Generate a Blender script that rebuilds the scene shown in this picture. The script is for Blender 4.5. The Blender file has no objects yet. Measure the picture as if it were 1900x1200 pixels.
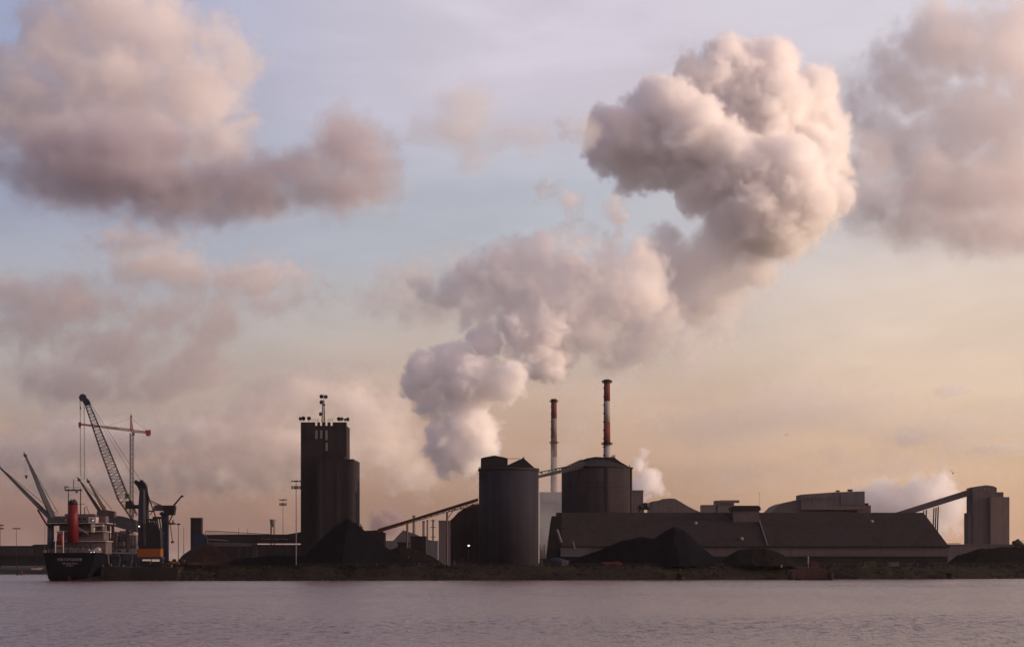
import bpy, bmesh, math, random
from mathutils import Vector, Matrix, noise as mnoise
random.seed(7)
R = math.radians
sc = bpy.context.scene
COL = sc.collection
# ------------------------------------------------------------------ camera
F = 3810.0      # focal length in photo pixels (frame 1900 px wide)
YH = 1043.0     # horizon row
CH = 8.0        # eye height above the water
def X(px, D): return (px - 950.0) / F * D
def Z(py, D): return CH + (YH - py) / F * D
def P(px, py, D): return Vector((X(px, D), D, Z(py, D)))
cam = bpy.data.cameras.new('camera'); co = bpy.data.objects.new('camera', cam); COL.objects.link(co); sc.camera = co
co.location = (0, 0, CH); co.rotation_euler = (R(90), 0, 0)
cam.sensor_width = 36; cam.lens = 36 * F / 1900; cam.shift_y = (YH - 600) / 1900
cam.clip_start = 1; cam.clip_end = 80000
G = 6.3         # yard level above the water

# ------------------------------------------------------------------ materials
def mat(name, col, rough=.8, var=.25, scale=.4, streak=0.0, metal=0.0, spec=.15, emit=None, bump=0.0):
    m = bpy.data.materials.new(name); m.use_nodes = True; nt = m.node_tree; N = nt.nodes; L = nt.links
    b = N['Principled BSDF']; b.inputs['Roughness'].default_value = rough; b.inputs['Metallic'].default_value = metal
    b.inputs['Specular IOR Level'].default_value = spec
    tc = N.new('ShaderNodeTexCoord'); n1 = N.new('ShaderNodeTexNoise'); n1.inputs['Scale'].default_value = scale
    n1.inputs['Detail'].default_value = 6; n1.inputs['Roughness'].default_value = .65
    L.new(tc.outputs['Object'], n1.inputs['Vector'])
    f = n1.outputs[0]
    if streak:
        mp = N.new('ShaderNodeMapping'); mp.inputs['Scale'].default_value = (streak, streak, streak * .04)
        n2 = N.new('ShaderNodeTexNoise'); n2.inputs['Scale'].default_value = 1; n2.inputs['Detail'].default_value = 4
        L.new(tc.outputs['Object'], mp.inputs[0]); L.new(mp.outputs[0], n2.inputs['Vector'])
        mx = N.new('ShaderNodeMath'); mx.operation = 'MULTIPLY_ADD'; mx.inputs[1].default_value = .6
        L.new(n2.outputs[0], mx.inputs[0])
        m2 = N.new('ShaderNodeMath'); m2.operation = 'MULTIPLY'; m2.inputs[1].default_value = .4
        L.new(f, m2.inputs[0]); L.new(m2.outputs[0], mx.inputs[2]); f = mx.outputs[0]
    r = N.new('ShaderNodeMapRange'); r.inputs[1].default_value = .3; r.inputs[2].default_value = .7
    r.inputs[3].default_value = 1 - var; r.inputs[4].default_value = 1 + var
    L.new(f, r.inputs[0])
    v = N.new('ShaderNodeVectorMath'); v.operation = 'SCALE'; v.inputs[0].default_value = col[:3]
    L.new(r.outputs[0], v.inputs['Scale']); L.new(v.outputs[0], b.inputs['Base Color'])
    if bump:
        bp = N.new('ShaderNodeBump'); bp.inputs['Distance'].default_value = bump; bp.inputs['Strength'].default_value = .8
        L.new(f, bp.inputs['Height']); L.new(bp.outputs[0], b.inputs['Normal'])
    if emit:
        b.inputs['Emission Color'].default_value = (*emit[:3], 1); b.inputs['Emission Strength'].default_value = emit[3]
    return m
M = {}
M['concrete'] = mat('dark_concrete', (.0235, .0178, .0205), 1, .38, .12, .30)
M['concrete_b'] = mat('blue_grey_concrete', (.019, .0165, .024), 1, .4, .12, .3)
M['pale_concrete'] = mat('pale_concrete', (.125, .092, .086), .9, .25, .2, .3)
M['cladding'] = mat('grey_cladding', (.075, .067, .075), .7, .2, .1, .5)
M['far_cladding'] = mat('haze_tinted_cladding', (.088, .068, .072), .8, .2, .1, .4, spec=.1)  # haze over the distant blocks is put into this lighter colour
M['cladding_l'] = mat('light_cladding', (.075, .055, .060), .7, .18, .1, .5)
M['roof'] = mat('rusty_sheet_roof', (.0160, .0105, .0125), .9, .5, .09, .5)
M['roof_d'] = mat('dark_roof', (.0135, .0105, .0125), .8, .25, .2)
M['louvre'] = mat('pale_glazing', (.13, .12, .12), .5, .15, .5)
M['coal'] = mat('coal', (.0022, .0022, .0042), 1, .4, .25, bump=.3, spec=.03)
M['coal2'] = mat('dusty_coal', (.007, .0058, .006), 1, .35, .2, bump=.3, spec=.03)
M['ore'] = mat('red_ore', (.020, .008, .007), .95, .35, .25, bump=.5)
M['steel'] = mat('dark_steel', (.011, .0095, .0115), .6, .3, .5, metal=.2)
M['steel_blue'] = mat('blue_steel', (.014, .019, .034), .6, .3, .4, .4, metal=.1)
M['steel_grey'] = mat('grey_steel', (.050, .050, .057), .6, .25, .4, .3)
M['steel_teal'] = mat('teal_grey_steel', (.038, .042, .047), .55, .25, .4)
M['steel_brown'] = mat('rust_haze_brown_steel', (.050, .033, .031), .75, .3, .5)
M['rust'] = mat('rusty_truss', (.050, .020, .018), .8, .35, .5)
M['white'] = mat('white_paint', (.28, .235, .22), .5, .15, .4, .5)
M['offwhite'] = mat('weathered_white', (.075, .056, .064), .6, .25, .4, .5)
M['red'] = mat('red_paint', (.095, .007, .010), .5, .2, .4, .4)
M['chim_red'] = mat('chimney_red', (.13, .036, .034), .8, .25, .3, .5)
M['chim_white'] = mat('chimney_white', (.25, .22, .22), .8, .2, .3, .5)
M['hull'] = mat('navy_hull', (.0012, .0016, .005), .6, .3, .3, .4, spec=.05)
M['antifoul'] = mat('maroon_bottom_paint', (.030, .006, .010), .7, .3, .3)
M['black'] = mat('black_paint', (.010, .010, .012), .6, .2, .5)
M['orange'] = mat('orange_paint', (.17, .048, .009), .5, .15, .5)
M['green'] = mat('green_paint', (.03, .10, .05), .5, .2, .5)
M['glass'] = mat('dark_window', (.015, .017, .02), .15, .1, .5, spec=.5)
M['lampglass'] = mat('lamp_glass', (.5, .47, .44), .3, .1, .5)
M['letter'] = mat('worn_lettering', (.17, .14, .18), .6, .3, .6)
M['lit'] = mat('lit_lamp', (.9, .85, .8), .4, 0, 1, emit=(1, .86, .72, 2.2))
M['ground'] = mat('coal_dusted_yard', (.012, .010, .011), .95, .4, .05, bump=.1)
M['quay'] = mat('brown_quay_wall', (.0055, .0035, .0035), .9, .45, .4, .5, bump=.2)
M['rubber'] = mat('black_rubber', (.012, .011, .011), .9, .2, 1)
M['jetty'] = mat('reddish_stone', (.042, .021, .019), .9, .4, .5, .6)
M['bird'] = mat('grey_feathers', (.10, .085, .08), .9, .2, 3)
M['bark'] = mat('bark', (.05, .035, .03), .9, .3, 1)
M['leaf'] = mat('dark_leaves', (.035, .036, .020), .9, .4, .3)
M['haze_red'] = mat('haze_tinted_chimney_red', (.115, .052, .047), .9, .2, .3, .5)  # haze before the farther chimney is put into its red bands
M['haze_white'] = mat('haze_tinted_chimney_white', (.17, .14, .135), .9, .2, .3, .5)  # white bands toned for haze in the same way
M['crane_red'] = mat('crane_red', (.20, .045, .045), .6, .2, .5)
M['rock'] = mat('wet_rock', (.022, .016, .015), .8, .6, .8, bump=.1)
M['yellow'] = mat('yellow_paint', (.40, .26, .03), .5, .2, .5)

def bank_material():
    m = bpy.data.materials.new('grassy_bank'); m.use_nodes = True; nt = m.node_tree; N = nt.nodes; L = nt.links
    b = N['Principled BSDF']; b.inputs['Roughness'].default_value = 1; b.inputs['Specular IOR Level'].default_value = .1
    tc = N.new('ShaderNodeTexCoord'); n = N.new('ShaderNodeTexNoise'); n.inputs['Scale'].default_value = .12
    n.inputs['Detail'].default_value = 7; n.inputs['Roughness'].default_value = .7
    mp = N.new('ShaderNodeMapping'); mp.inputs['Scale'].default_value = (.35, 1, 2.2)
    L.new(tc.outputs['Object'], mp.inputs[0]); L.new(mp.outputs[0], n.inputs['Vector'])
    r = N.new('ShaderNodeValToRGB'); e = r.color_ramp.elements
    e[0].position = .32; e[0].color = (.004, .003, .003, 1); e[1].position = .72; e[1].color = (.024, .020, .009, 1)
    x = r.color_ramp.elements.new(.52); x.color = (.011, .0078, .006, 1)
    L.new(n.outputs[0], r.inputs[0]); L.new(r.outputs[0], b.inputs['Base Color'])
    return m
M['bank'] = bank_material()

def water_material():
    m = bpy.data.materials.new('harbour_water'); m.use_nodes = True; nt = m.node_tree; N = nt.nodes; L = nt.links
    b = N['Principled BSDF']; b.inputs['Base Color'].default_value = (.085, .036, .034, 1); b.inputs['Roughness'].default_value = .22
    b.inputs['IOR'].default_value = 1.33
    tc = N.new('ShaderNodeTexCoord')
    def nz(scale, det, sx=1.0, sy=1.0):
        mp = N.new('ShaderNodeMapping'); mp.inputs['Scale'].default_value = (sx, sy, 1); mp.inputs['Rotation'].default_value = (0, 0, .35)
        n = N.new('ShaderNodeTexNoise'); n.inputs['Scale'].default_value = scale; n.inputs['Detail'].default_value = det
        n.inputs['Roughness'].default_value = .6
        L.new(tc.outputs['Object'], mp.inputs[0]); L.new(mp.outputs[0], n.inputs['Vector']); return n.outputs[0]
    a0 = nz(1.7, 2, 1.3, .20); a1 = nz(4.0, 2, 1.0, .35)
    k = N.new('ShaderNodeMath'); k.operation = 'MULTIPLY_ADD'; k.inputs[1].default_value = .35; L.new(a1, k.inputs[0]); L.new(a0, k.inputs[2]); a = k.outputs[0]; bp = N.new('ShaderNodeBump'); bp.inputs['Strength'].default_value = 1.0; bp.inputs['Distance'].default_value = .62
    L.new(a, bp.inputs['Height']); L.new(bp.outputs[0], b.inputs['Normal'])
    return m
M['water'] = water_material()

# ------------------------------------------------------------------ mesh builder (world coordinates)
class MB:
    def __init__(s): s.v = []; s.f = []
    def add(s, vs, fs):
        b = len(s.v); s.v += [Vector(q) for q in vs]; s.f += [tuple(b + i for i in f) for f in fs]; return s
    def box(s, x0, x1, y0, y1, z0, z1):
        return s.add([(x0,y0,z0),(x1,y0,z0),(x1,y1,z0),(x0,y1,z0),(x0,y0,z1),(x1,y0,z1),(x1,y1,z1),(x0,y1,z1)],
                     [(0,3,2,1),(4,5,6,7),(0,1,5,4),(1,2,6,5),(2,3,7,6),(3,0,4,7)])
    def bpx(s, x0, x1, yt, yb, D, t):     # a box whose front face stands D metres away
        return s.box(X(x0,D), X(x1,D), D, D+t, Z(yb,D), Z(yt,D))
    def prism(s, poly, D, t):             # poly of photo points, clockwise or not, given thickness t away from the viewer
        n = len(poly); a = [P(x, y, D) for x, y in poly]
        area = sum(a[i].x*a[(i+1)%n].z - a[(i+1)%n].x*a[i].z for i in range(n))
        if area < 0: a.reverse()
        vs = a + [q + Vector((0,t,0)) for q in a]
        fs = [tuple(range(n)), tuple(range(2*n-1, n-1, -1))] + [((i+1)%n, i, n+i, n+(i+1)%n) for i in range(n)]
        return s.add(vs, fs)
    def bar(s, a, b, r, n=4, r2=None, cap=True):
        a = Vector(a); b = Vector(b); d = (b-a)
        if d.length < 1e-6: return s
        d.normalize(); u = d.orthogonal().normalized()
        if abs(d.z) < .95: u = d.cross(Vector((0,0,1))).normalized()
        w = d.cross(u); r2 = r if r2 is None else r2
        vs = []
        for c, rr in ((a, r), (b, r2)):
            for k in range(n):
                t = 2*math.pi*(k+.5)/n; vs.append(c + (u*math.cos(t) + w*math.sin(t))*rr*(1.414 if n == 4 else 1))
        fs = [(k, (k+1)%n, n+(k+1)%n, n+k) for k in range(n)]
        if cap: fs += [tuple(range(n-1,-1,-1)), tuple(range(n, 2*n))]
        return s.add(vs, fs)
    def lathe(s, c, prof, n=48):          # prof: (radius, z)
        c = Vector((c[0], c[1], 0)); vs = []; fs = []
        for r, z in prof:
            for k in range(n):
                t = 2*math.pi*k/n; vs.append(c + Vector((r*math.cos(t), r*math.sin(t), z)))
        for i in range(len(prof)-1):
            for k in range(n):
                fs.append((i*n+k, i*n+(k+1)%n, (i+1)*n+(k+1)%n, (i+1)*n+k))
        fs.append(tuple(range(n-1,-1,-1))); fs.append(tuple(range((len(prof)-1)*n, len(prof)*n)))
        return s.add(vs, fs)
    def lattice(s, a, b, wa, wb, up, nb, r=.12, rb=.07, dep=None):   # square lattice boom from a to b
        a = Vector(a); b = Vector(b); d = (b-a).normalized(); side = d.cross(Vector(up)).normalized(); upv = side.cross(d).normalized()
        def cor(t):
            c = a.lerp(b, t); w = wa + (wb-wa)*t
            return [c + side*sx*w/2 + upv*sz*w/2 for sx, sz in ((-1,-1),(1,-1),(1,1),(-1,1))]
        A = cor(0); B = cor(1)
        for i in range(4): s.bar(A[i], B[i], r)
        for k in range(nb):
            c0 = cor(k/nb); c1 = cor((k+1)/nb)
            for i in range(4):
                j = (i+1) % 4
                s.bar(c0[i], c0[j], rb)
                if k % 2: s.bar(c0[i], c1[j], rb)
                else: s.bar(c0[j], c1[i], rb)
        return s
    def build(s, name, m, parent=None, smooth=False):
        me = bpy.data.meshes.new(name); o = bpy.data.objects.new(name, me); COL.objects.link(o)
        off = Vector((0,0,0)); q = parent
        while q is not None: off += q.location; q = q.parent
        me.from_pydata([tuple(v - off) for v in s.v], [], s.f); me.update()
        me.materials.append(M[m] if isinstance(m, str) else m)
        if smooth:
            for p in me.polygons: p.use_smooth = len(p.vertices) == 4
        if parent is not None: o.parent = parent
        return o
def tag(o, label=None, cat=None, group=None, kind=None):
    if label: o['label'] = label
    if cat: o['category'] = cat
    if group: o['group'] = group
    if kind: o['kind'] = kind
    return o
def thing(name, loc, label, cat, group=None):
    o = bpy.data.objects.new(name, None); COL.objects.link(o); o.location = loc; o.empty_display_size = 1
    return tag(o, label, cat, group)
def copy_tree(o, dx, label=None):
    c = o.copy(); COL.objects.link(c); c.location = o.location + Vector(dx)
    if label: c['label'] = label
    for ch in [k for k in o.children]:
        d = ch.copy(); COL.objects.link(d); d.parent = c
        for g in ch.children:
            e = g.copy(); COL.objects.link(e); e.parent = d
    return c
def fbm(x, y, z=0.0, o=4): return mnoise.fractal(Vector((x, y, z)), 1.0, 2.0, o)

# ------------------------------------------------------------------ setting: water, land
import numpy as np
def sea():
    # one sheet: a finely tessellated choppy wedge out to the far shore, coarse flat water around it
    rg = np.random.default_rng(5)
    D = [150.0]
    while D[-1] < 1400: D.append(D[-1] + (.55 if D[-1] < 420 else .85 if D[-1] < 950 else 1.6))
    D = np.array(D); nc = 520; u = np.linspace(-.34, .34, nc)
    Y, U = np.meshgrid(D, u, indexing='ij'); XX = U*Y; YY = Y.copy(); H = np.zeros_like(XX)
    gust = np.zeros_like(XX)
    for k in range(9):
        lam = rg.uniform(60, 320); th = rg.uniform(0, 6.283); gust += np.sin((XX*np.cos(th)*.6+YY*np.sin(th)*1.4)*6.283/lam+rg.uniform(0, 6.283))
    gust = 1 + .13*gust
    for k in range(44):
        lam = 1.1*3.6**rg.uniform(0, 1); th = math.radians(250)+rg.normal(0, .75); kk = 6.283/lam
        ph = kk*(XX*np.cos(th)+YY*np.sin(th))+rg.uniform(0, 6.283); am = WAVE/kk*rg.uniform(.6, 1.4)
        H += am*(np.sin(ph)+.25*np.sin(2*ph))
    H *= gust*(1+np.clip((Y-200)/700, 0, 1)*.7)
    edge = np.minimum(1, np.minimum((.34-np.abs(U))/.03, np.minimum((Y-150)/15, (1400-Y)/60))); H *= np.clip(edge, 0, 1)
    nr = len(D); co = np.stack([XX, YY, H], -1).reshape(-1, 3)
    i = np.arange(nr-1)[:, None]*nc + np.arange(nc-1)[None, :]; q = np.stack([i, i+1, i+nc+1, i+nc], -1).reshape(-1, 4)
    base = len(co); A, B = .34*150, .34*float(D[-1]); y1 = float(D[-1]); FAR = 45000
    ext = np.array([(-4000,-300,0),(4000,-300,0),(4000,150,0),(A,150,0),(-A,150,0),(-4000,150,0),(4000,y1,0),(B,y1,0),(-B,y1,0),(-4000,y1,0),(-FAR,FAR,0),(FAR,FAR,0)], float)
    qe = np.array([(0,1,2,5),(5,4,8,9),(3,2,6,7),(9,6,11,10)])+base
    co = np.vstack([co, ext]); q = np.vstack([q, qe])
    me = bpy.data.meshes.new('water'); me.vertices.add(len(co)); me.vertices.foreach_set('co', co.ravel())
    me.loops.add(q.size); me.loops.foreach_set('vertex_index', q.ravel().astype(np.int32)); me.polygons.add(len(q))
    me.polygons.foreach_set('loop_start', np.arange(0, q.size, 4, dtype=np.int32)); me.polygons.foreach_set('use_smooth', np.ones(len(q), dtype=bool))
    me.update(calc_edges=True); me.validate(); me.materials.append(M['water'])
    o = bpy.data.objects.new('water', me); COL.objects.link(o); return o
WAVE = .017
tag(sea(), kind='structure')
shore_px = [(186,1077.4),(340,1077.3),(700,1076.8),(1050,1076),(1250,1075.4),(1470,1074.4),(1640,1074),(1900,1073),(2500,1071.5)]
shore = []
for (xa, ya), (xb, yb) in zip(shore_px, shore_px[1:]):
    n = max(2, int((xb-xa)/6))
    for k in range(n):
        t = k/n; px = xa+(xb-xa)*t; py = ya+(yb-ya)*t; D = CH*F/(py-YH); shore.append((X(px, D), D, px))
def shore_D(x):
    for (a, da, _), (b, db, _) in zip(shore, shore[1:]):
        if a <= x <= b: return da + (db-da)*(x-a)/(b-a)
    return shore[0][1] if x < shore[0][0] else shore[-1][1]
gb = MB(); bk = MB()
prev = None; rows = []
for (x, D, px) in shore:
    q = False; steep = .35 if px < 330 else 1.0
    j = fbm(x*.05, 3.1)*1.5; j2 = fbm(x*.13, 9.7)*.5
    top = G + (.1 + j2*.6 if px >= 330 else -.2 + j2*1.6)
    offs = [(0,-2),(.3,.6),(.6,3.0),(.9,top),(2.5,top)] if q else [(-1+j*.4,-2),(0+j*.5,.2),(3.5*steep+j*.6,2.2+j2),(8*steep+j*.7,4.4+j2),(13*steep+j*.8,top)]
    rows.append([(x, D+o, z) for o, z in offs])
vs = [p for r in rows for p in r]; nc = 5
fs = [(i*nc+k, (i+1)*nc+k, (i+1)*nc+k+1, i*nc+k+1) for i in range(len(rows)-1) for k in range(nc-1)]
bk.add(vs, fs)
bo = bk.build('embankment', 'bank'); bo.data.materials.append(M['quay'])
for p in bo.data.polygons:
    if p.center.x < X(335, 896) : p.material_index = 1
tag(bo, kind='structure')
last = [r[-1] for r in rows]
far = 44000
n = len(last)
gb.add([(x, y, G) if 0 else (x, y, z-.02) for x, y, z in last] + [(x, max(y, 960)+60, G) for x, y, z in last],
       [(i, i+1, n+i+1, n+i) for i in range(n-1)])
xs = [x for x, y, z in last]
gb.add([(x, max(y, 960)+60, G) for x, y, z in last] + [(x*(30 if i else 1), far, G) for i, (x, y, z) in enumerate(last)], [(i, i+1, n+i+1, n+i) for i in range(n-1)])
# quay side wall running away along the berth, and the far shore on the left
x0 = last[0][0]; d0 = last[0][1]
gb.add([(x0, d0-2.2, -2), (x0, 1390, -2), (x0, 1390, G), (x0, 1020, G), (x0, d0, G-.4)], [(0,1,2,3,4)])
gb.add([(-9000,1386,-2),(x0,1386,-2),(x0,1400,3.2),(-9000,1400,3.2),(x0,1440,4.0),(-9000,1440,4.0),(x0,far,4.0),(-40000,far,4.0)],
       [(0,1,2,3),(3,2,4,5),(5,4,6,7)])
tag(gb.build('ground', 'ground'), kind='structure')
# tufts of grass and low scrub along the top of the bank
tf = MB()
for i in range(2600):
    px = random.choice((random.uniform(352, 2000), random.uniform(352, 2000), random.uniform(352, 2000), random.uniform(380, 760), random.uniform(300, 420)))
    D0 = 900; x = X(px, 930); D0 = shore_D(x)
    o = random.choice((random.uniform(3, 13), random.uniform(10, 16)))
    z = min(G, .2 + o*.47); h = random.uniform(.25, .9)*(1.5 if random.random() < .08 else 1); wd = random.uniform(.3, 1.5)
    for k in range(3):
        a = random.uniform(0, math.pi); cx = x + random.uniform(-wd, wd)*.5; cy = D0+o+random.uniform(-.5,.5)
        dx, dy = math.cos(a)*wd*.4, math.sin(a)*wd*.4
        tf.add([(cx-dx, cy-dy, z-.2), (cx+dx, cy+dy, z-.2), (cx+dx*.6+random.uniform(-.3,.3), cy+dy*.6, z+h*random.uniform(.5,1)), (cx-dx*.4+random.uniform(-.3,.3), cy-dy*.4, z+h)], [(0,1,2,3)])
tag(tf.build('grass', 'bank'), 'dark olive grass and scrub growing on the waterside bank', None, None, 'stuff')

rk = MB(); rr2 = random.Random(11)
for i in range(1500):
    px = rr2.uniform(178, 1990) if rr2.random() < .6 else rr2.uniform(178, 420); x = X(px, 930); o = rr2.uniform(-.8, 6)*(.5 if px < 340 else 1); y = shore_D(x)+o; z = max(0, o*.6)
    r_ = rr2.uniform(.2, .75); pts = []
    for k in range(8):
        sx, sy, sz = (k&1)*2-1, (k>>1&1)*2-1, (k>>2)*2-1; pts.append((x+sx*r_*rr2.uniform(.5,1.1), y+sy*r_*rr2.uniform(.5,1.1), z+sz*r_*rr2.uniform(.3,.8)))
    rk.add(pts, [(0,2,3,1),(4,5,7,6),(0,1,5,4),(1,3,7,5),(3,2,6,7),(2,0,4,6)])
tag(rk.build('rubble', 'rock'), 'dark wet rubble stones lining the waterline of the bank', None, None, 'stuff')

# ------------------------------------------------------------------ stockpiles
def pile(name, outline, D, m, label, cat='coal pile', slope=.72, rough=.5, seed=0, nx=120, flat=.06):
    xs0, xs1 = outline[0][0], outline[-1][0]; rows = []
    ny = 28
    cx = (X(xs0,D)+X(xs1,D))/2
    root = Vector((cx, D, G))
    mb = MB(); vs = []
    for i in range(nx+1):
        px = xs0 + (xs1-xs0)*i/nx
        for (xa, ya), (xb, yb) in zip(outline, outline[1:]):
            if xa <= px <= xb + 1e-6:
                t = (px-xa)/max(1e-6, xb-xa); py = ya+(yb-ya)*t; break
        h = max(.03, Z(py, D) - G); wd = h/slope + 2.5
        for j in range(ny+1):
            u = -1 + 2*j/ny
            s = 1-abs(u); k = (math.sqrt(s*s+flat*flat)-flat)/(math.sqrt(1+flat*flat)-flat)
            k = k if s < .9 else k - (s-.9)**2*1.2
            y = D + u*wd; x = X(px, D)
            nz = fbm(x*.10+seed, y*.10, seed, 5)*rough*1.5*min(1, h/6) + fbm(x*.5+seed, y*.35, seed+3, 4)*.34
            vs.append((x, y, max(G-.05, G + h*k + nz*(.3 if s > .97 else 1))))
    fs = [(i*(ny+1)+j, (i+1)*(ny+1)+j, (i+1)*(ny+1)+j+1, i*(ny+1)+j+1) for i in range(nx) for j in range(ny)]
    mb.add(vs, fs)
    o = mb.build(name, m, None, True); return tag(o, label, cat)
pile('coal_pile', [(548,1049),(570,1024),(605,990),(622,973),(645,961),(662,971),(690,994),(722,1018),(752,1032),(775,1049)], 962, 'coal', 'tall black coal pile in front of the concrete elevator tower')
pile('coal_pile', [(1050,1049),(1066,1036),(1110,1020),(1150,1003),(1190,995),(1212,998),(1232,985),(1252,975),(1272,984),(1300,1012),(1330,1036),(1352,1049)], 975, 'coal', 'wide twin peaked black coal pile before the long shed')
pile('coal_pile', [(1330,1049),(1345,1034),(1368,1020),(1395,1015.5),(1420,1016.5),(1445,1024),(1466,1036),(1490,1049)], 978, 'coal2', 'low rounded brownish coal mound before the pale shed wall')
pile('ore_pile', [(322,1049),(340,1028),(360,1014),(384,1007),(400,1012),(420,1029),(440,1049)], 1010, 'ore', 'dark red ore pile beside the small square tower', 'ore pile')
pile('ore_pile', [(318,1052),(340,1043),(356,1040),(380,1046),(410,1050)], 928, 'ore', 'small reddish heap of rubble at the water edge', 'ore pile', rough=.8)
pile('coal_pile', [(690,1049),(712,1024),(742,1012),(775,1020),(800,1030),(828,1049)], 985, 'coal2', 'low dark mound under the rising conveyor', rough=.8)
pile('coal_pile', [(410,1049),(440,1036),(500,1030),(560,1030),(600,1049)], 1000, 'coal', 'long low black coal bank behind the tall floodlight mast')
pile('coal_pile', [(1752,1049),(1775,1030),(1815,1018),(1860,1014),(1920,1013),(1990,1020),(2050,1049)], 1120, 'coal2', 'broad dark mound right of the long shed')

# ------------------------------------------------------------------ concrete elevator tower with silo block
D = 1000; T = thing('elevator_tower', (X(600,D), D, G), 'tall square concrete elevator tower with notched top and silo block', 'elevator tower')
prof = [(558,1050),(558,783),(584.5,783),(584.5,789.5),(588.5,789.5),(588.5,783),(593.5,783),(593.5,789.5),(597.5,789.5),(597.5,783),(603.5,783),(603.5,789.5),(607.5,789.5),(607.5,783),(613,783),(613,789.5),(617,789.5),(617,783),(643,783),(643,1050)]
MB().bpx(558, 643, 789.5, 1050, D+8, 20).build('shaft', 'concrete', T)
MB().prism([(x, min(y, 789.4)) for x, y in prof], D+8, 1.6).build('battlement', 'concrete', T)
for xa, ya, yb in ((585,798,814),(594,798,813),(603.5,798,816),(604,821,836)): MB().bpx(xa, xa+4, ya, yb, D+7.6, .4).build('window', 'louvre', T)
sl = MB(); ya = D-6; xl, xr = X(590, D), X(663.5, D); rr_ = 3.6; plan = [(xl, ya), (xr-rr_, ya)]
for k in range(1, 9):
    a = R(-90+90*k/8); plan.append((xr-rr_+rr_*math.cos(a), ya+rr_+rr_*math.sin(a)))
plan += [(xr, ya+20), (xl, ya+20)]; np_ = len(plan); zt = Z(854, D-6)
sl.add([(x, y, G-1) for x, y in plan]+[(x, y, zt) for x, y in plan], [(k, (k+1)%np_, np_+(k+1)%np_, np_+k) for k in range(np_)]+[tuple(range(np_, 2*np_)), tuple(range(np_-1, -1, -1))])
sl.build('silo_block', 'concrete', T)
for qx in (608, 626, 644): MB().box(X(qx,D)-.12, X(qx,D)+.12, ya-.15, ya-.003, G, zt-.6).build('wall_joint', 'roof_d', T)
MB().box(xl-.2, xr-1.5, ya-.25, ya+19, zt+.003, zt+.7).build('parapet', 'concrete', T)
lad = MB(); lx = X(597, D)
for sx in (-.3, .3): lad.bar((lx+sx, ya-.5, G), (lx+sx, ya-.5, zt+1), .06)
for k in range(60): lad.bar((lx-.3, ya-.5, G+k*.83), (lx+.3, ya-.5, G+k*.83), .04)
lad.build('ladder', 'steel', T)
sp_ = MB(); sp_.prism([(605,852),(605,842),(612,838),(640,846),(640,852)], D+2, 5.8); sp_.build('stair_housing', 'roof_d', T)
# antennas on top
mast = MB(); zt = Z(783, D+16); mx = X(600, D+16)
mast.lattice((mx, D+16, zt), (mx, D+16, Z(742, D+16)), 1.5, .7, (0,1,0), 12, .10, .06); mast.bar((mx, D+16, Z(742,D+16)), (mx, D+16, Z(730,D+16)), .06)
for i, qx in enumerate((579,582,585.5,589,591,609,611,614,617)): mast.bar((X(qx,D+12), D+12, zt), (X(qx,D+12), D+12, zt+random.uniform(.8,1.8)), .06)
mast.bar((X(577,D+12), D+12, zt+1), (X(592,D+12), D+12, zt+1), .04); mast.bar((X(607,D+12), D+12, zt+1), (X(618,D+12), D+12, zt+1), .04)
mast.build('antenna_mast', 'steel', T)
for qx, qy, rr, yaw in ((597.3,735.5,.95,-.6),(603.8,736,.95,.5),(597.3,746,1.0,-.9),(601,751,.5,.4),(595.8,768,.9,-1.0),(558,776.5,.85,-1.1),(563.5,776,1.0,-.4),(573,776,.95,.3),(629.5,777,.95,-.5),(633.5,777,.85,.5),(640,778,.6,1.0),(644.5,777.5,.9,1.25)):
    dm = MB(); c = P(qx, qy, D+14); ax = Vector((math.sin(yaw), -math.cos(yaw), 0))
    dm.bar(c, c+ax*.7, rr, 16); dm.bar(c-ax*.9, c, .18, 6); dm.bar(c-ax*.5, Vector((c.x, c.y+.4, min(c.z-rr, zt+.1) if qy > 770 else c.z)), .08)
    dm.build('antenna_dish', 'steel', T)

# ------------------------------------------------------------------ round silos
D = 1000
def silo(px0, px1, ytop, D, T, m, name='silo_wall', panels=28):
    r = (px1-px0)/2*D/F; cx = X((px0+px1)/2, D); zt = Z(ytop, D)
    MB().lathe((cx, D), [(r, G-1), (r, zt)], 72).build(name, m, T, True)
    return cx, r, zt
D = 1005
S1 = thing('storage_silo', (X(944,D), D, G), 'round concrete silo with box headhouse and gabled cap beside the truss conveyor', 'silo')
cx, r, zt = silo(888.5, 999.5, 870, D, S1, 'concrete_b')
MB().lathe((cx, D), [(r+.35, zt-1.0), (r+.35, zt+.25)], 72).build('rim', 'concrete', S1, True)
MB().prism([(892,880),(892,850),(898,848),(917,844.5),(936,848),(942,850),(942,880)], D-10, 12).build('headhouse', 'roof_d', S1)
cp = MB(); cp.prism([(931,871),(943,862),(971,849),(993.5,869),(993,872),(938,872)], D-8, 16); cp.prism([(970,850),(970.5,847.5),(973,847.5),(973,852)], D-2, 3); cp.build('cap_roof', 'roof_d', S1)
MB().bar(P(942,850.5,D-4), P(965,850.5,D-4), .12).build('handrail', 'steel', S1); pp = MB()
for yy in (866,870,874,878,882): pp.bar(P(888.5,yy,D-7), P(893,yy,D-7), .12)
pp.bar(P(889,866,D-7), P(889,888,D-7), .1); pp.build('railing', 'steel', S1)
D2 = 1132
S2 = thing('storage_silo', (X(1107,D2), D2, G), 'broad dark silo with sloped roof right of the red and white chimney base', 'silo')
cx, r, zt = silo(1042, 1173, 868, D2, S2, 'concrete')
MB().lathe((cx, D2), [(r+.5, zt-.4), (r+.5, zt+.2), (r-1, zt+.3), (9.5, Z(853,D2)), (9, Z(853,D2))], 72).build('roof', 'roof_d', S2, True)
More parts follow.
